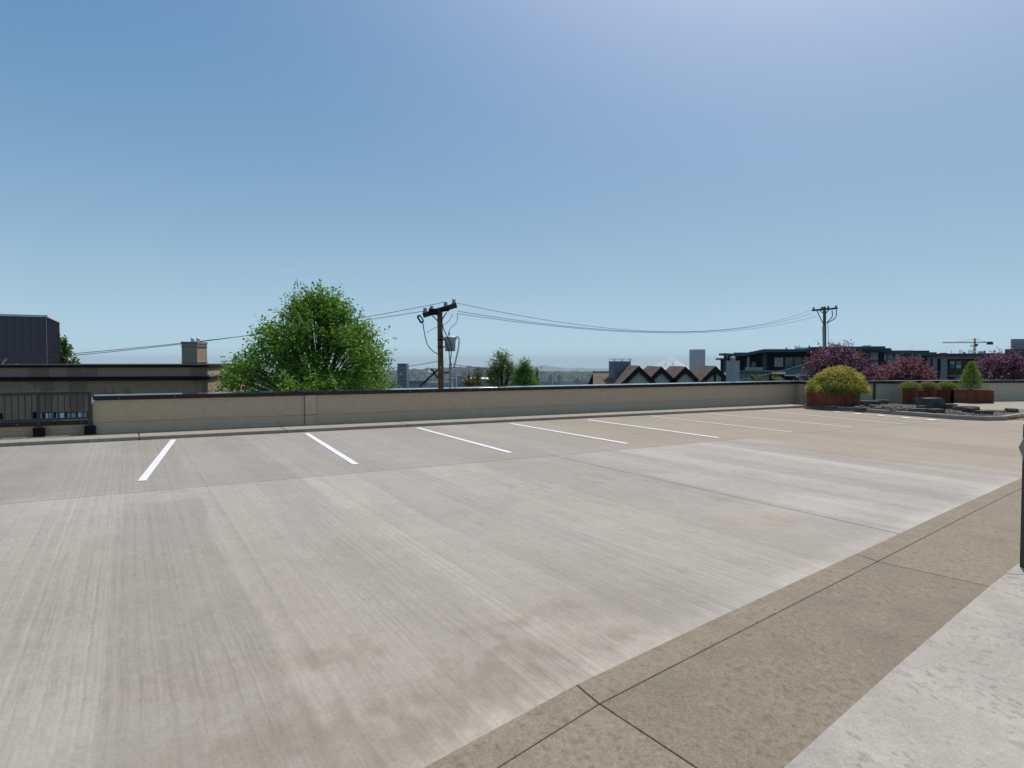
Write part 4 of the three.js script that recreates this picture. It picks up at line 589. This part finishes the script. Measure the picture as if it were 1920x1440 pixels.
{
  const D = 62.2, p = P(1164.5, 700, D), base = p.clone().setY(foot(p.x, p.z - 0.8)); base.z -= 0.8; const t = thing('stucco_chimney', 'wide blue grey chimney with a raised metal lid on the gabled house', 'chimney', base, 0.25), k = D / FPX, h = P(1164.5, 677, D).y - base.y;
  part('stack', box(-17 * k, 17 * k, 0, h, -0.6, 0.6), M.blueGrey, t); part('lid', box(-19 * k, 19 * k, h + 0.15, h + 0.2, -0.66, 0.66), M.trim, t); for (const x of [-16, 0, 16]) part('lid_post', box(x * k - 0.04, x * k + 0.04, h, h + 0.15, 0.5, 0.58), M.trim, t); part('rim', box(-17.6 * k, 17.6 * k, h - 0.06, h + 0.001, -0.62, 0.62), M.trim, t);
}
{
  const D = 54, p = P(1377, 700, D), base = p.clone().setY(foot(p.x, p.z - 0.4)); base.z -= 0.4; const t = thing('square_chimney', 'pale grey square chimney with shiny metal cowl beside the last gable', 'chimney', base, 0.55), k = D / FPX, h = P(1377, 677, D).y - base.y, w = 8.6 * k;
  part('stack', box(-w, w, 0, h - 0.03, -w, w), M.chimneyGrey, t); part('crown', box(-w - 0.02, w + 0.02, h - 0.03, h + 0.03, -w - 0.02, w + 0.02), M.chimneyGrey, t);
  const c = part('cowl', new THREE.CylinderGeometry(4.5 * k, 4.5 * k, 5 * k, 14, 1, true).translate(0, h + 3 * k, 0), mat(0.3, 0.25, 0.2, 0.4, { metalness: 0.7 }), t); part('cowl_lid', new THREE.CylinderGeometry(5 * k, 5.4 * k, 2.4 * k, 16).translate(0, h + 7 * k, 0), M.galv, c);
}
{
  const D = 56, p = P(1412, 700, D), base = p.clone().setY(foot(p.x, p.z)); const t = thing('dark_flue', 'small dark square flue in front of the pale lower wall', 'chimney', base), h = P(1412, 704, D).y - base.y; part('stack', box(-0.1, 0.1, 0, h - 0.2, -0.3, -0.1), M.slateDark, t); part('hood', box(-0.13, 0.13, h - 0.2, h, -0.33, -0.07, 0.02), M.slateDark, t);
}
// ------------------------------------------------------------------ dark modern apartments
{
  YAW = Math.atan((1500 - 960) / FPX); const D = 92 / Math.cos(YAW), m = P(1500, 720, D).applyAxisAngle(V(0, 1, 0), -YAW), base = m.clone().setY(foot(m.x, m.z)), b = thing('modern_apartments', 'dark slate apartment building with jutting flat roofs and glass balconies', 'building', base, -YAW), at = g => rel(g.rotateY(-YAW), b), q = (n, x0, y0, x1, y1, d, th, mm, par = b) => part(n, at(pbox(x0, y0, x1, y1, d, th)), mm, par), pol = (n, pix, d, th, mm, par = b) => part(n, at(upright(pix, d, th)), mm, par);
  q('core_wall', 1376, 661, 1548, 698, D + 4, 9, M.slateDark); q('core_wall', 1524, 655.5, 1650, 730, D + 3, 12, M.slateDark); q('lower_wall', 1356, 698, 1440, 860, D, 10, M.concreteGrey); q('lower_wall', 1441, 704, 1648, 860, D + 1, 14, M.slateDark);
  pol('roof', [[1348, 662.5], [1392, 662.8], [1432, 654.5], [1521, 654.5], [1521, 659], [1432, 660.5], [1392, 667.5], [1348, 666.5]], D - 2, 10, M.slate);
  pol('roof', [[1500, 657.5], [1522, 650.5], [1660, 649], [1660, 655], [1524, 655.5], [1500, 660]], D - 1.2, 15, M.slate);
  q('roof', 1342, 671.5, 1356, 675, D - 1, 6, M.slate); q('penthouse', 1620, 647.6, 1633, 654, D + 1.5, 5, M.trim); q('penthouse', 1490, 651.5, 1516, 655, D + 6, 4, M.trim); for (const x of [1490, 1494, 1498]) q('vent', x, 648, x + 1.6, 652, D + 6, 0.3, M.galv); q('vent', 1516, 648, 1519, 652, D + 3, 0.5, M.slate); q('vent', 1472.5, 651.5, 1476.5, 655, D + 3, 0.5, M.trim);
  for (const [x0, x1] of [[1357, 1361.5], [1430.5, 1436.5]]) q('column', x0, 662, x1, 698, D - 0.5, 0.5, M.slate);
  q('pier', 1351, 675, 1356.5, 694, D + 1, 0.6, M.slateDark); q('pier', 1364, 667, 1372, 694, D + 1.2, 0.6, M.slate);
  const win = (x0, y0, x1, y1, n, mm, d = D + 3.6) => { const f = q('window_frame', x0 - 0.7, y0 - 0.7, x1 + 0.7, y1 + 0.7, d, 0.12, M.slate); for (let i = 0; i < n; i++) q('pane', lerp(x0, x1, i / n) + 0.35, y0, lerp(x0, x1, (i + 1) / n) - 0.35, y1, d - 0.04, 0.02, mm, f); };
  win(1361.5, 668.5, 1365, 693, 1, M.blind); win(1400, 669, 1405.5, 692, 2, M.blind); win(1409, 679, 1417, 688, 2, M.glassPale); win(1452, 670.5, 1468.5, 687.5, 3, M.blind); win(1472, 670, 1487, 689, 1, M.glass); win(1489.5, 670, 1503, 689, 1, M.glass); win(1505.5, 670, 1512, 688, 1, M.glass); win(1514, 671, 1532, 688, 2, M.glass);
  q('terrace_slab', 1350, 694.5, 1472, 697.6, D - 0.6, 4.4, M.concreteGrey); q('balcony_slab', 1471, 702.5, 1536, 705.5, D - 0.8, 3, M.trim);
  q('balcony_glass', 1397, 688.5, 1431, 694.4, D - 0.5, 0.03, M.glassPale); q('balcony_glass', 1473, 691, 1503, 702.4, D - 0.7, 0.03, M.glass); q('balcony_glass', 1503.6, 691, 1535, 702.4, D - 0.7, 0.03, M.glass); q('handrail', 1472, 689.8, 1536, 690.9, D - 0.75, 0.08, M.slate);
  q('terrace_chair', 1457, 687.5, 1461, 694.4, D + 0.8, 0.4, M.slateDark); q('terrace_chair', 1466, 688, 1470, 694.4, D + 0.8, 0.4, M.slateDark); q('cabinet', 1436, 692.8, 1443, 694.4, D, 0.5, M.slate);
  q('garage_opening', 1444, 706, 1536, 740, D + 0.9, 0.09, M.black); for (const x of [1381, 1392, 1434]) q('wall_pier', x, 699, x + 4, 740, D - 0.2, 0.19, M.concreteGrey); win(1386, 707, 1391, 718, 1, M.glass, D - 0.13); win(1399, 709, 1408, 719, 1, M.glass, D - 0.13); YAW = 0;
}
{
  YAW = Math.atan((1690 - 960) / FPX); const D = 88 / Math.cos(YAW), m = P(1690, 720, D).applyAxisAngle(V(0, 1, 0), -YAW), base = m.clone().setY(foot(m.x, m.z)), b = thing('stepped_apartments', 'dark slate apartment block stepping down with tall glazed bays', 'building', base, -YAW), at = g => rel(g.rotateY(-YAW), b), q = (n, x0, y0, x1, y1, d, th, mm, par = b) => part(n, at(pbox(x0, y0, x1, y1, d, th)), mm, par);
  q('wall', 1622, 658, 1741, 740, D + 1, 12, M.slateDark); q('lower_wall', 1635, 694, 1700, 860, D + 0.4, 0.58, M.concreteGrey);
  q('roof', 1612, 653, 1670, 660, D - 1.2, 12, M.slate); q('roof', 1658, 657.2, 1712, 663.5, D - 0.9, 12, M.slate); q('roof', 1700, 660.6, 1756, 666.5, D - 0.6, 12, M.slate); q('roof_box', 1729, 659, 1740, 660.6, D + 3, 2, M.slate);
  const win = (x0, y0, x1, y1, n, mm) => { const f = q('window_frame', x0 - 0.8, y0 - 0.8, x1 + 0.8, y1 + 0.8, D + 0.9, 0.1, M.slate); for (let i = 0; i < n; i++) q('pane', lerp(x0, x1, i / n) + 0.4, y0, lerp(x0, x1, (i + 1) / n) - 0.4, y1, D + 0.86, 0.02, Array.isArray(mm) ? mm[i] : mm, f); };
  win(1623, 662, 1630, 679, 1, M.glass); win(1632, 660.5, 1646.5, 674.5, 1, M.glassPale); win(1632, 675.5, 1646.5, 689, 1, M.glass); win(1658, 664, 1662, 676, 1, M.glassPale); win(1664, 664, 1676, 674.5, 1, M.glass); win(1664, 675.5, 1676, 681.5, 1, M.glassPale); win(1658, 683, 1676, 690, 2, M.glass); win(1678.5, 664, 1689.5, 675, 1, [M.glassPale]); win(1678.5, 676, 1689.5, 687, 1, M.blind); win(1700, 667.5, 1713.5, 679, 2, [M.blind, M.glassPale]); win(1715.5, 667.5, 1728.5, 679, 1, M.glassPale);
  q('balcony_slab', 1636, 691.5, 1672, 693.4, D - 0.5, 1.4, M.slate); q('terrace_table', 1651, 690.3, 1660, 691.4, D - 0.3, 0.6, M.trim); YAW = 0;
}
{
  YAW = Math.atan((1830 - 960) / FPX); const D = 84 / Math.cos(YAW), m = P(1830, 720, D).applyAxisAngle(V(0, 1, 0), -YAW), base = m.clone().setY(foot(m.x, m.z)), b = thing('brick_apartments', 'grey concrete framed apartment block with dark brick infill', 'building', base, -YAW), at = g => rel(g.rotateY(-YAW), b), q = (n, x0, y0, x1, y1, d, th, mm, par = b) => part(n, at(pbox(x0, y0, x1, y1, d, th)), mm, par);
  q('wall', 1738, 668, 1990, 860, D + 0.6, 12, M.brick); q('parapet', 1736, 663, 1990, 667.5, D - 0.3, 12, M.brick); q('parapet_step', 1762, 661.6, 1775, 663, D - 0.2, 1, M.slate);
  q('lintel', 1739, 667.6, 1990, 672.5, D, 0.59, M.concreteGrey); for (const [x0, x1] of [[1739, 1743], [1749, 1756], [1764, 1775], [1839, 1850], [1905, 1913]]) q('column', x0, 672.6, x1, 740, D - 0.15, 0.74, M.concreteGrey); q('sill', 1778, 704, 1838, 706.5, D, 0.59, M.concreteGrey); q('lower_window', 1791, 707.5, 1806, 712, D + 0.5, 0.08, M.glassPale);
  const win = (x0, y0, x1, y1, n, mm) => { const f = q('window_frame', x0 - 0.9, y0 - 0.9, x1 + 0.9, y1 + 0.9, D + 0.5, 0.09, M.slateDark); for (let i = 0; i < n; i++) q('pane', lerp(x0, x1, i / n) + 0.5, y0, lerp(x0, x1, (i + 1) / n) - 0.5, y1, D + 0.46, 0.02, mm, f); };
  win(1744, 676, 1748, 685, 1, M.glass); win(1757, 677, 1763, 690, 1, M.slateDark); win(1781, 677, 1790.5, 683, 1, M.glassPale); win(1792.5, 677, 1802.5, 683, 1, M.glass); win(1781, 684, 1790.5, 690.5, 1, M.glass); win(1792.5, 684, 1802.5, 690.5, 1, M.glassPale); win(1826, 675, 1837, 686, 1, M.glass);
  for (const x of [1798.5, 1801, 1803.5, 1815, 1817.5, 1820, 1822.5]) q('vent_pipe', x, 656, x + 1.1, 663, D + 5, 0.2, M.galv); q('roof_unit', 1834, 658.5, 1848, 663, D + 5, 1.5, M.trim); q('roof_unit', 1806, 660, 1810, 663, D + 5, 0.6, M.slate); q('mast', 1784, 657, 1784.7, 663, D + 4, 0.05, M.black); q('roof_box', 1886, 654.5, 1920, 663, D + 1, 4, M.slate); YAW = 0;
}
{ // tower crane
  const D = 620, b0 = P(1827, 700, D), base = b0.clone().setY(foot(b0.x, b0.z)), c = thing('tower_crane', 'thin tower crane with a long level jib beyond the brick apartments', 'crane', base), L = (x, y, dz = 0) => P(x, y, D).add(V(0, 0, dz)).sub(base), k = D / FPX, w = 1.5 * k;
  const lattice3 = (a, e, ww, n, r) => { const out = [], d = e.clone().sub(a), ax = Math.abs(d.y) > Math.abs(d.x), o = ax ? [V(-ww, 0, -ww), V(ww, 0, -ww), V(ww, 0, ww), V(-ww, 0, ww)] : [V(0, 0, -ww), V(0, 0, ww), V(0, ww * 1.6, 0)]; for (const s of o) out.push(rod(a.clone().add(s), e.clone().add(s), r, r, 4)); for (let i = 0; i < n; i++) { const p = a.clone().addScaledVector(d, i / n), q = a.clone().addScaledVector(d, (i + 1) / n); for (let j = 0; j < o.length; j++) out.push(rod(p.clone().add(o[j]), q.clone().add(o[(j + 1) % o.length]), r * 0.7, r * 0.7, 4)); } return out; };
  part('mast', lattice3(V(0, 0, 0), L(1827.5, 645), w, 24, 0.22), M.craneRed, c); part('jib', lattice3(L(1767.5, 643), L(1827.5, 642.6), 0.45, 26, 0.2), M.craneSteel, c); part('counter_jib', lattice3(L(1827.5, 642.8), L(1860, 642), 0.4, 10, 0.2), M.craneSteel, c); part('counterweight', box(-2.4, 2.4, -1.5, 0.9, -0.8, 0.8).translate(...L(1856, 643).toArray()), M.black, c); part('tower_head', lattice3(L(1827.5, 645), L(1828, 634.5), 0.5, 5, 0.2), M.craneRed, c); part('tie_bar', [rod(L(1828, 635), L(1798, 640.8), 0.12, 0.12, 4), rod(L(1828, 635), L(1849, 641), 0.12, 0.12, 4)], M.wire, c); part('cab', box(-0.9, 0.9, -1.6, 0.6, 0.2, 2).translate(...L(1829, 646).toArray()), M.slateDark, c); part('hook_block', [rod(L(1821, 643.5), L(1821, 648), 0.08, 0.08, 4), box(-0.5, 0.5, -0.8, 0.2, -0.3, 0.3).translate(...L(1821, 648).toArray())], M.black, c);
}
// ------------------------------------------------------------------ the city on the plain
function city(name, label, x0, x1, py, D, m, o = {}) {
  const cx = (x0 + x1) / 2, p = P(cx, py, D), base = p.clone().setY(foot(p.x, p.z) - 1), t = thing(name, label, 'building', base, o.turn ?? 0, o.group), w = (x1 - x0) / FPX * D, h = p.y - base.y, d = o.depth ?? w * 0.8;
  part('wall', box(-w / 2, w / 2, 0, h, -d, 0), m, t);
  if (o.floors) { const n = o.floors, bt = o.from ?? 0.25; for (let i = 0; i < n; i++) { const y = lerp(h * bt, h * 0.97, i / n); part('window_band', box(-w / 2 + 0.02 * w, w / 2 - 0.02 * w, y, y + h * (0.97 - bt) / n * 0.5, 0.01, 0.5), o.win ?? M.glass, t); } if (o.turn) for (let i = 0; i < n; i++) { const y = lerp(h * bt, h * 0.97, i / n); part('window_band', box(o.turn > 0 ? -w / 2 - 0.5 : w / 2 + 0.01, o.turn > 0 ? -w / 2 - 0.01 : w / 2 + 0.5, y, y + h * (0.97 - bt) / n * 0.5, -d * 0.98, -d * 0.02), o.win ?? M.glass, t); } }
  if (o.cap) part('roof_plant', box(-w * 0.28, w * 0.28, h, h + o.cap, -d * 0.7, -d * 0.2), m, t);
  return t;
}
const C = { roseGlass: mat(0.27, 0.24, 0.27, 0.3), rose: mat(0.52, 0.43, 0.43, 0.5), pale: mat(0.24, 0.23, 0.23, 0.8), dark: mat(0.025, 0.04, 0.065, 0.7), grey: mat(0.09, 0.105, 0.125, 0.8), white: mat(0.8, 0.8, 0.8, 0.6), brick: mat(0.16, 0.085, 0.08, 0.9), blue: mat(0.06, 0.12, 0.18, 0.3), green: mat(0.025, 0.07, 0.075, 0.3) };
{
  const D = 2000, p = P(1309, 655, D), base = p.clone().setY(foot(p.x, p.z) - 1), t = thing('rose_tower', 'tall pinkish grey office tower beside the snowy mountain', 'building', base, 0.0), k = D / FPX, h = p.y - base.y, xs = [-14 * k, -6.6 * k, 13.6 * k];
  const s = new THREE.Shape([[-14, -9], [-6.6, 0], [13.6, 0], [13.6, -14], [-8, -18]].map(([x, z]) => new THREE.Vector2(x * k, -z * k))); part('wall', new THREE.ExtrudeGeometry(s, { depth: h, bevelEnabled: false }).rotateX(-Math.PI / 2).scale(1, 1, -1).scale(1, 1, -1), C.rose, t);
  for (let i = 0; i < 22; i++) { const y = lerp(h * 0.2, h * 0.985, i / 22); part('window_band', box(-6.4 * k, 13.4 * k, y, y + 2.3, 0.05, 0.5), C.roseGlass, t); part('window_band', rel(beam(V(-13.8 * k, y + 1.1, -8.8 * k), V(-6.8 * k, y + 1.1, -0.3 * k), 0.9, 2.3).translate(-0.3, 0, 0.3).applyMatrix4(t.matrixWorld), t), C.roseGlass, t); }
}
city('glass_tower', 'slim blue green glass tower behind the big round tree', 745, 762, 681.5, 900, C.green, { floors: 12, win: C.blue, turn: 0, depth: 20 });
city('slim_tower', 'slimmer grey tower right behind the glass tower', 762, 765.5, 684, 1000, C.grey, {});
city('grey_block', 'bluish grey block building left of the sparse young tree', 887, 906.5, 691, 2600, C.grey, { floors: 9, win: C.blue, cap: 4 });
city('dark_terrace', 'long dark blue flat building left of the utility pole', 757, 800, 713.5, 1500, C.dark, { floors: 3, win: C.blue, from: 0.5 });
city('pale_shed', 'pale low roofed building behind the brown pole', 800, 826, 717, 1700, C.pale, { floors: 2, from: 0.6 });
city('white_block', 'small white building at the foot of the glass tower', 756, 763, 724, 1350, C.white, {});
city('pale_office', 'pale low office right of the brown pole', 828, 848, 716, 1750, C.pale, { floors: 2, from: 0.6 });
{ const p = P(898, 711, 2300), base = p.clone().setY(foot(p.x, p.z)), k = 2300 / FPX, t = thing('arena', 'wide arena with a shallow white dome roof', 'building', base), h = p.y - base.y; part('drum', new THREE.CylinderGeometry(29 * k, 30 * k, h, 40).translate(0, h / 2, -30 * k), C.dark, t); part('dome_roof', new THREE.SphereGeometry(32 * k, 40, 8, 0, 6.2832, 0, 1.4).scale(1, 0.115, 1).translate(0, h - 0.6 * k, -30 * k), C.white, t); }
{ const D = 2100, p = P(855, 700, D), base = p.clone().setY(foot(p.x, p.z)), t = thing('bridge_mast', 'thin pale mast with a cross beam on the plain', 'mast', base), L = (x, y) => P(x, y, D).sub(base); part('mast', rod(V(0, 0, 0), L(856.5, 704), 1.1, 0.8, 6), C.white, t); part('beam', rod(L(846, 708.5), L(857, 708.5), 0.7, 0.7, 5), C.white, t); }
for (const [n, l, a, b, y, D, m, o] of [['twin_tower', 'left one of two dark slabs on the plain', 1029.5, 1035, 703, 2900, C.dark, { floors: 8 }], ['twin_tower', 'right one of two dark slabs on the plain', 1045.5, 1051.5, 703.5, 2900, C.dark, { floors: 8 }], ['red_block', 'small dull red block building near the gabled house', 1076, 1089, 713.5, 2500, C.brick, { floors: 3, from: 0.6, cap: 5 }], ['pale_warehouse', 'long pale warehouse behind the twin slabs', 1053, 1075, 713, 2900, C.pale, {}], ['grey_row', 'low grey row building beside the red block', 1091, 1112, 715, 2700, C.grey, { floors: 2, from: 0.6 }], ['low_block', 'low grey block left of the twin slabs', 1015, 1029, 714.5, 2600, C.grey, { floors: 3, from: 0.5 }], ['small_block', 'small dark block between the twin slabs', 1037, 1044, 716, 2500, C.dark, {}], ['side_block', 'narrow grey block right of the arena', 907, 913, 697, 2700, C.grey, {}], ['hill_block', 'dark block building on the slope right of the pale post', 848, 866, 705, 2550, C.dark, { floors: 3, from: 0.7 }], ['corner_tower', 'striped blue grey tower above the dark roof box', 1902, 1935, 635.5, 700, C.pale, { floors: 12, win: C.blue, from: 0.6, depth: 5 }]]) city(n, l, a, b, y, D, m, o);
// tree canopies and small roofs over the plain: too many and too small to count
{
  srand(909); const geo = new THREE.IcosahedronGeometry(1, 1), p = geo.attributes.position; for (let i = 0; i < p.count; i++) { const k = 0.8 + 0.4 * hash2(Math.round(p.getX(i) * 50), Math.round(p.getY(i) * 50 + p.getZ(i) * 31)); p.setXYZ(i, p.getX(i) * k, p.getY(i) * k, p.getZ(i) * k); } geo.computeVertexNormals();
  const put = (name, label, cat, geo, N, m, fn) => { const im = new THREE.InstancedMesh(geo, m, N), m4 = new THREE.Matrix4(), c = new THREE.Color(); for (let i = 0; i < N; i++) { const [pos, s, col, a] = fn(i); m4.compose(pos, new THREE.Quaternion().setFromAxisAngle(V(0, 1, 0), a ?? rnd() * 6), s); im.setMatrixAt(i, m4); im.setColorAt(i, c.setRGB(...col)); } im.name = name; info(im, label, cat, null, 'stuff'); scene.add(im); };
  const spot = (r0, r1) => { const az = rr(-0.42, 0.62), r = lerp(r0, r1, Math.pow(rnd(), 0.8)), x = Math.sin(az) * r, z = -Math.cos(az) * r; return V(x, foot(x, z), z); };
  put('far_woodland', 'dark green tree canopies covering the far plain', 'woodland', geo, 14000, mat(1, 1, 1, 1), () => { const q = spot(1700, 8200), s = rr(6, 13) * (1 + q.length() / 9000); q.y += s * 0.5; const v = rr(0.7, 1.3); return [q, V(s * rr(1, 1.8), s * rr(0.8, 1.2), s * rr(1, 1.8)), [0.022 * v, 0.040 * v, 0.024 * v]]; });
  put('far_rooftops', 'small pale and grey roofs spread over the far plain', 'rooftops', new THREE.BoxGeometry(1, 1, 1), 2600, mat(1, 1, 1, 0.9), () => { const q = spot(1500, 5200), h = rr(8, 24); q.y += h * 0.4; const t = rnd(), v = t > 0.88 ? 0.42 : t > 0.5 ? 0.12 : 0.06; return [q, V(rr(12, 45), h, rr(12, 40)), [v, v * 0.96, v * 0.93], rr(-0.3, 0.3)]; });
}
// ------------------------------------------------------------------ hills and the snowy mountain
function ridge(name, label, prof, D, depth, col, s, amp) {
  const n = 260, m = 14, pos = [], idx = [], x0 = prof[0][0], x1 = prof[prof.length - 1][0];
  for (let i = 0; i <= n; i++) { const px = lerp(x0, x1, i / n); let py = prof[0][1]; for (let k = 0; k < prof.length - 1; k++) if (px >= prof[k][0]) py = lerp(prof[k][1], prof[k + 1][1], sstep(prof[k][0], prof[k + 1][0], px)); py += (fbm(px / 9, 3, s, 4) - 0.5) * amp; const top = P(px, py, D), bot = -900;
    for (let j = 0; j <= m; j++) { const f = j / m * 2 - 1, q = 1 - Math.abs(f), rough = (fbm(px / 6, j * 0.8, s + 7, 3) - 0.5) * 0.25 * q * (1 - q) * 4; pos.push(top.x * (1 + f * depth / D), lerp(bot, top.y, clamp(Math.pow(q, 0.8) + rough * 0.4 * (q < 1 ? 1 : 0))), -D - f * -depth - depth * 0); } }
  for (let i = 0; i < n; i++) for (let j = 0; j < m; j++) { const a = i * (m + 1) + j, b = a + m + 1; idx.push(a, b, a + 1, b, b + 1, a + 1); }
  const g = new THREE.BufferGeometry(); g.setAttribute('position', new THREE.Float32BufferAttribute(pos, 3)); g.setIndex(idx); g.computeVertexNormals(); return info(part(name, g, mat(...col, 1), scene), label, null, null, 'structure');
}
ridge('near_hills', 'wooded hills at the edge of the plain', [[300, 697], [740, 696], [800, 698], [850, 695], [875, 690], [905, 693], [960, 699], [1010, 703], [1060, 703], [1110, 697], [1180, 693], [1300, 700], [1700, 700]], 6800, 900, [0.03, 0.05, 0.035], 3, 2.2);
ridge('far_hills', 'farthest hazy ridge of hills beyond the plain', [[300, 694], [760, 694], [830, 690], [880, 691], [960, 692], [1000, 688], [1022, 685], [1045, 688], [1066, 691], [1085, 689.5], [1110, 691], [1180, 690], [1260, 693], [1700, 694]], 23500, 2200, [0.05, 0.07, 0.045], 5, 0.9);
{
  const D = 18000, n = 110, pos = [], col = [], idx = [], k = D / FPX, half = 130 * k, cx = P(1256, 700, D).x, peakY = P(1256, 667.5, D).y, base = -1000;
  const prof = (x, z) => { const r = Math.hypot(x < 0 ? x * 1.02 : x, z * 1.0) / k; let y = r < 6 ? 668 + r * 0.35 : r < 18 ? lerp(670, 679, (r - 6) / 12) : r < 45 ? lerp(679, 695, (r - 18) / 27) : lerp(695, 725, (r - 45) / 85); return y; };
  for (let j = 0; j <= n; j++) for (let i = 0; i <= n; i++) { const x = lerp(-half, half, i / n), z = lerp(-half, half, j / n), a = Math.atan2(z, x), r = Math.hypot(x, z) / k, rg = (fbm(Math.cos(a) * 5 + 9, Math.sin(a) * 5 + r * 0.05, 13, 4) - 0.5), y = P(1256, prof(x, z) + rg * clamp(r / 12) * 5 + (fbm(x / k / 5, z / k / 5, 21, 4) - 0.5) * 2.2 * clamp(r / 4), D).y; pos.push(cx + x, y, -D + z); const rock = sstep(0.62, 0.74, fbm(Math.cos(a) * 7 + 3, Math.sin(a) * 7 + r * 0.12, 31, 4)) + sstep(44, 60, r + rg * 30); const w = clamp(1 - rock); col.push(lerp(0.10, 0.88, w), lerp(0.11, 0.89, w), lerp(0.11, 0.92, w)); }
  for (let j = 0; j < n; j++) for (let i = 0; i < n; i++) { const a = j * (n + 1) + i, b = a + n + 1; idx.push(a, b, a + 1, b, b + 1, a + 1); }
  const g = new THREE.BufferGeometry(); g.setAttribute('position', new THREE.Float32BufferAttribute(pos, 3)); g.setAttribute('color', new THREE.Float32BufferAttribute(col, 3)); g.setIndex(idx); g.computeVertexNormals(); info(part('mountain', g, new THREE.MeshStandardMaterial({ vertexColors: true, roughness: 0.9, side: THREE.DoubleSide }), scene), 'snow covered mountain cone far behind the gabled house', null, null, 'structure');
}
renderer.render(scene, camera);
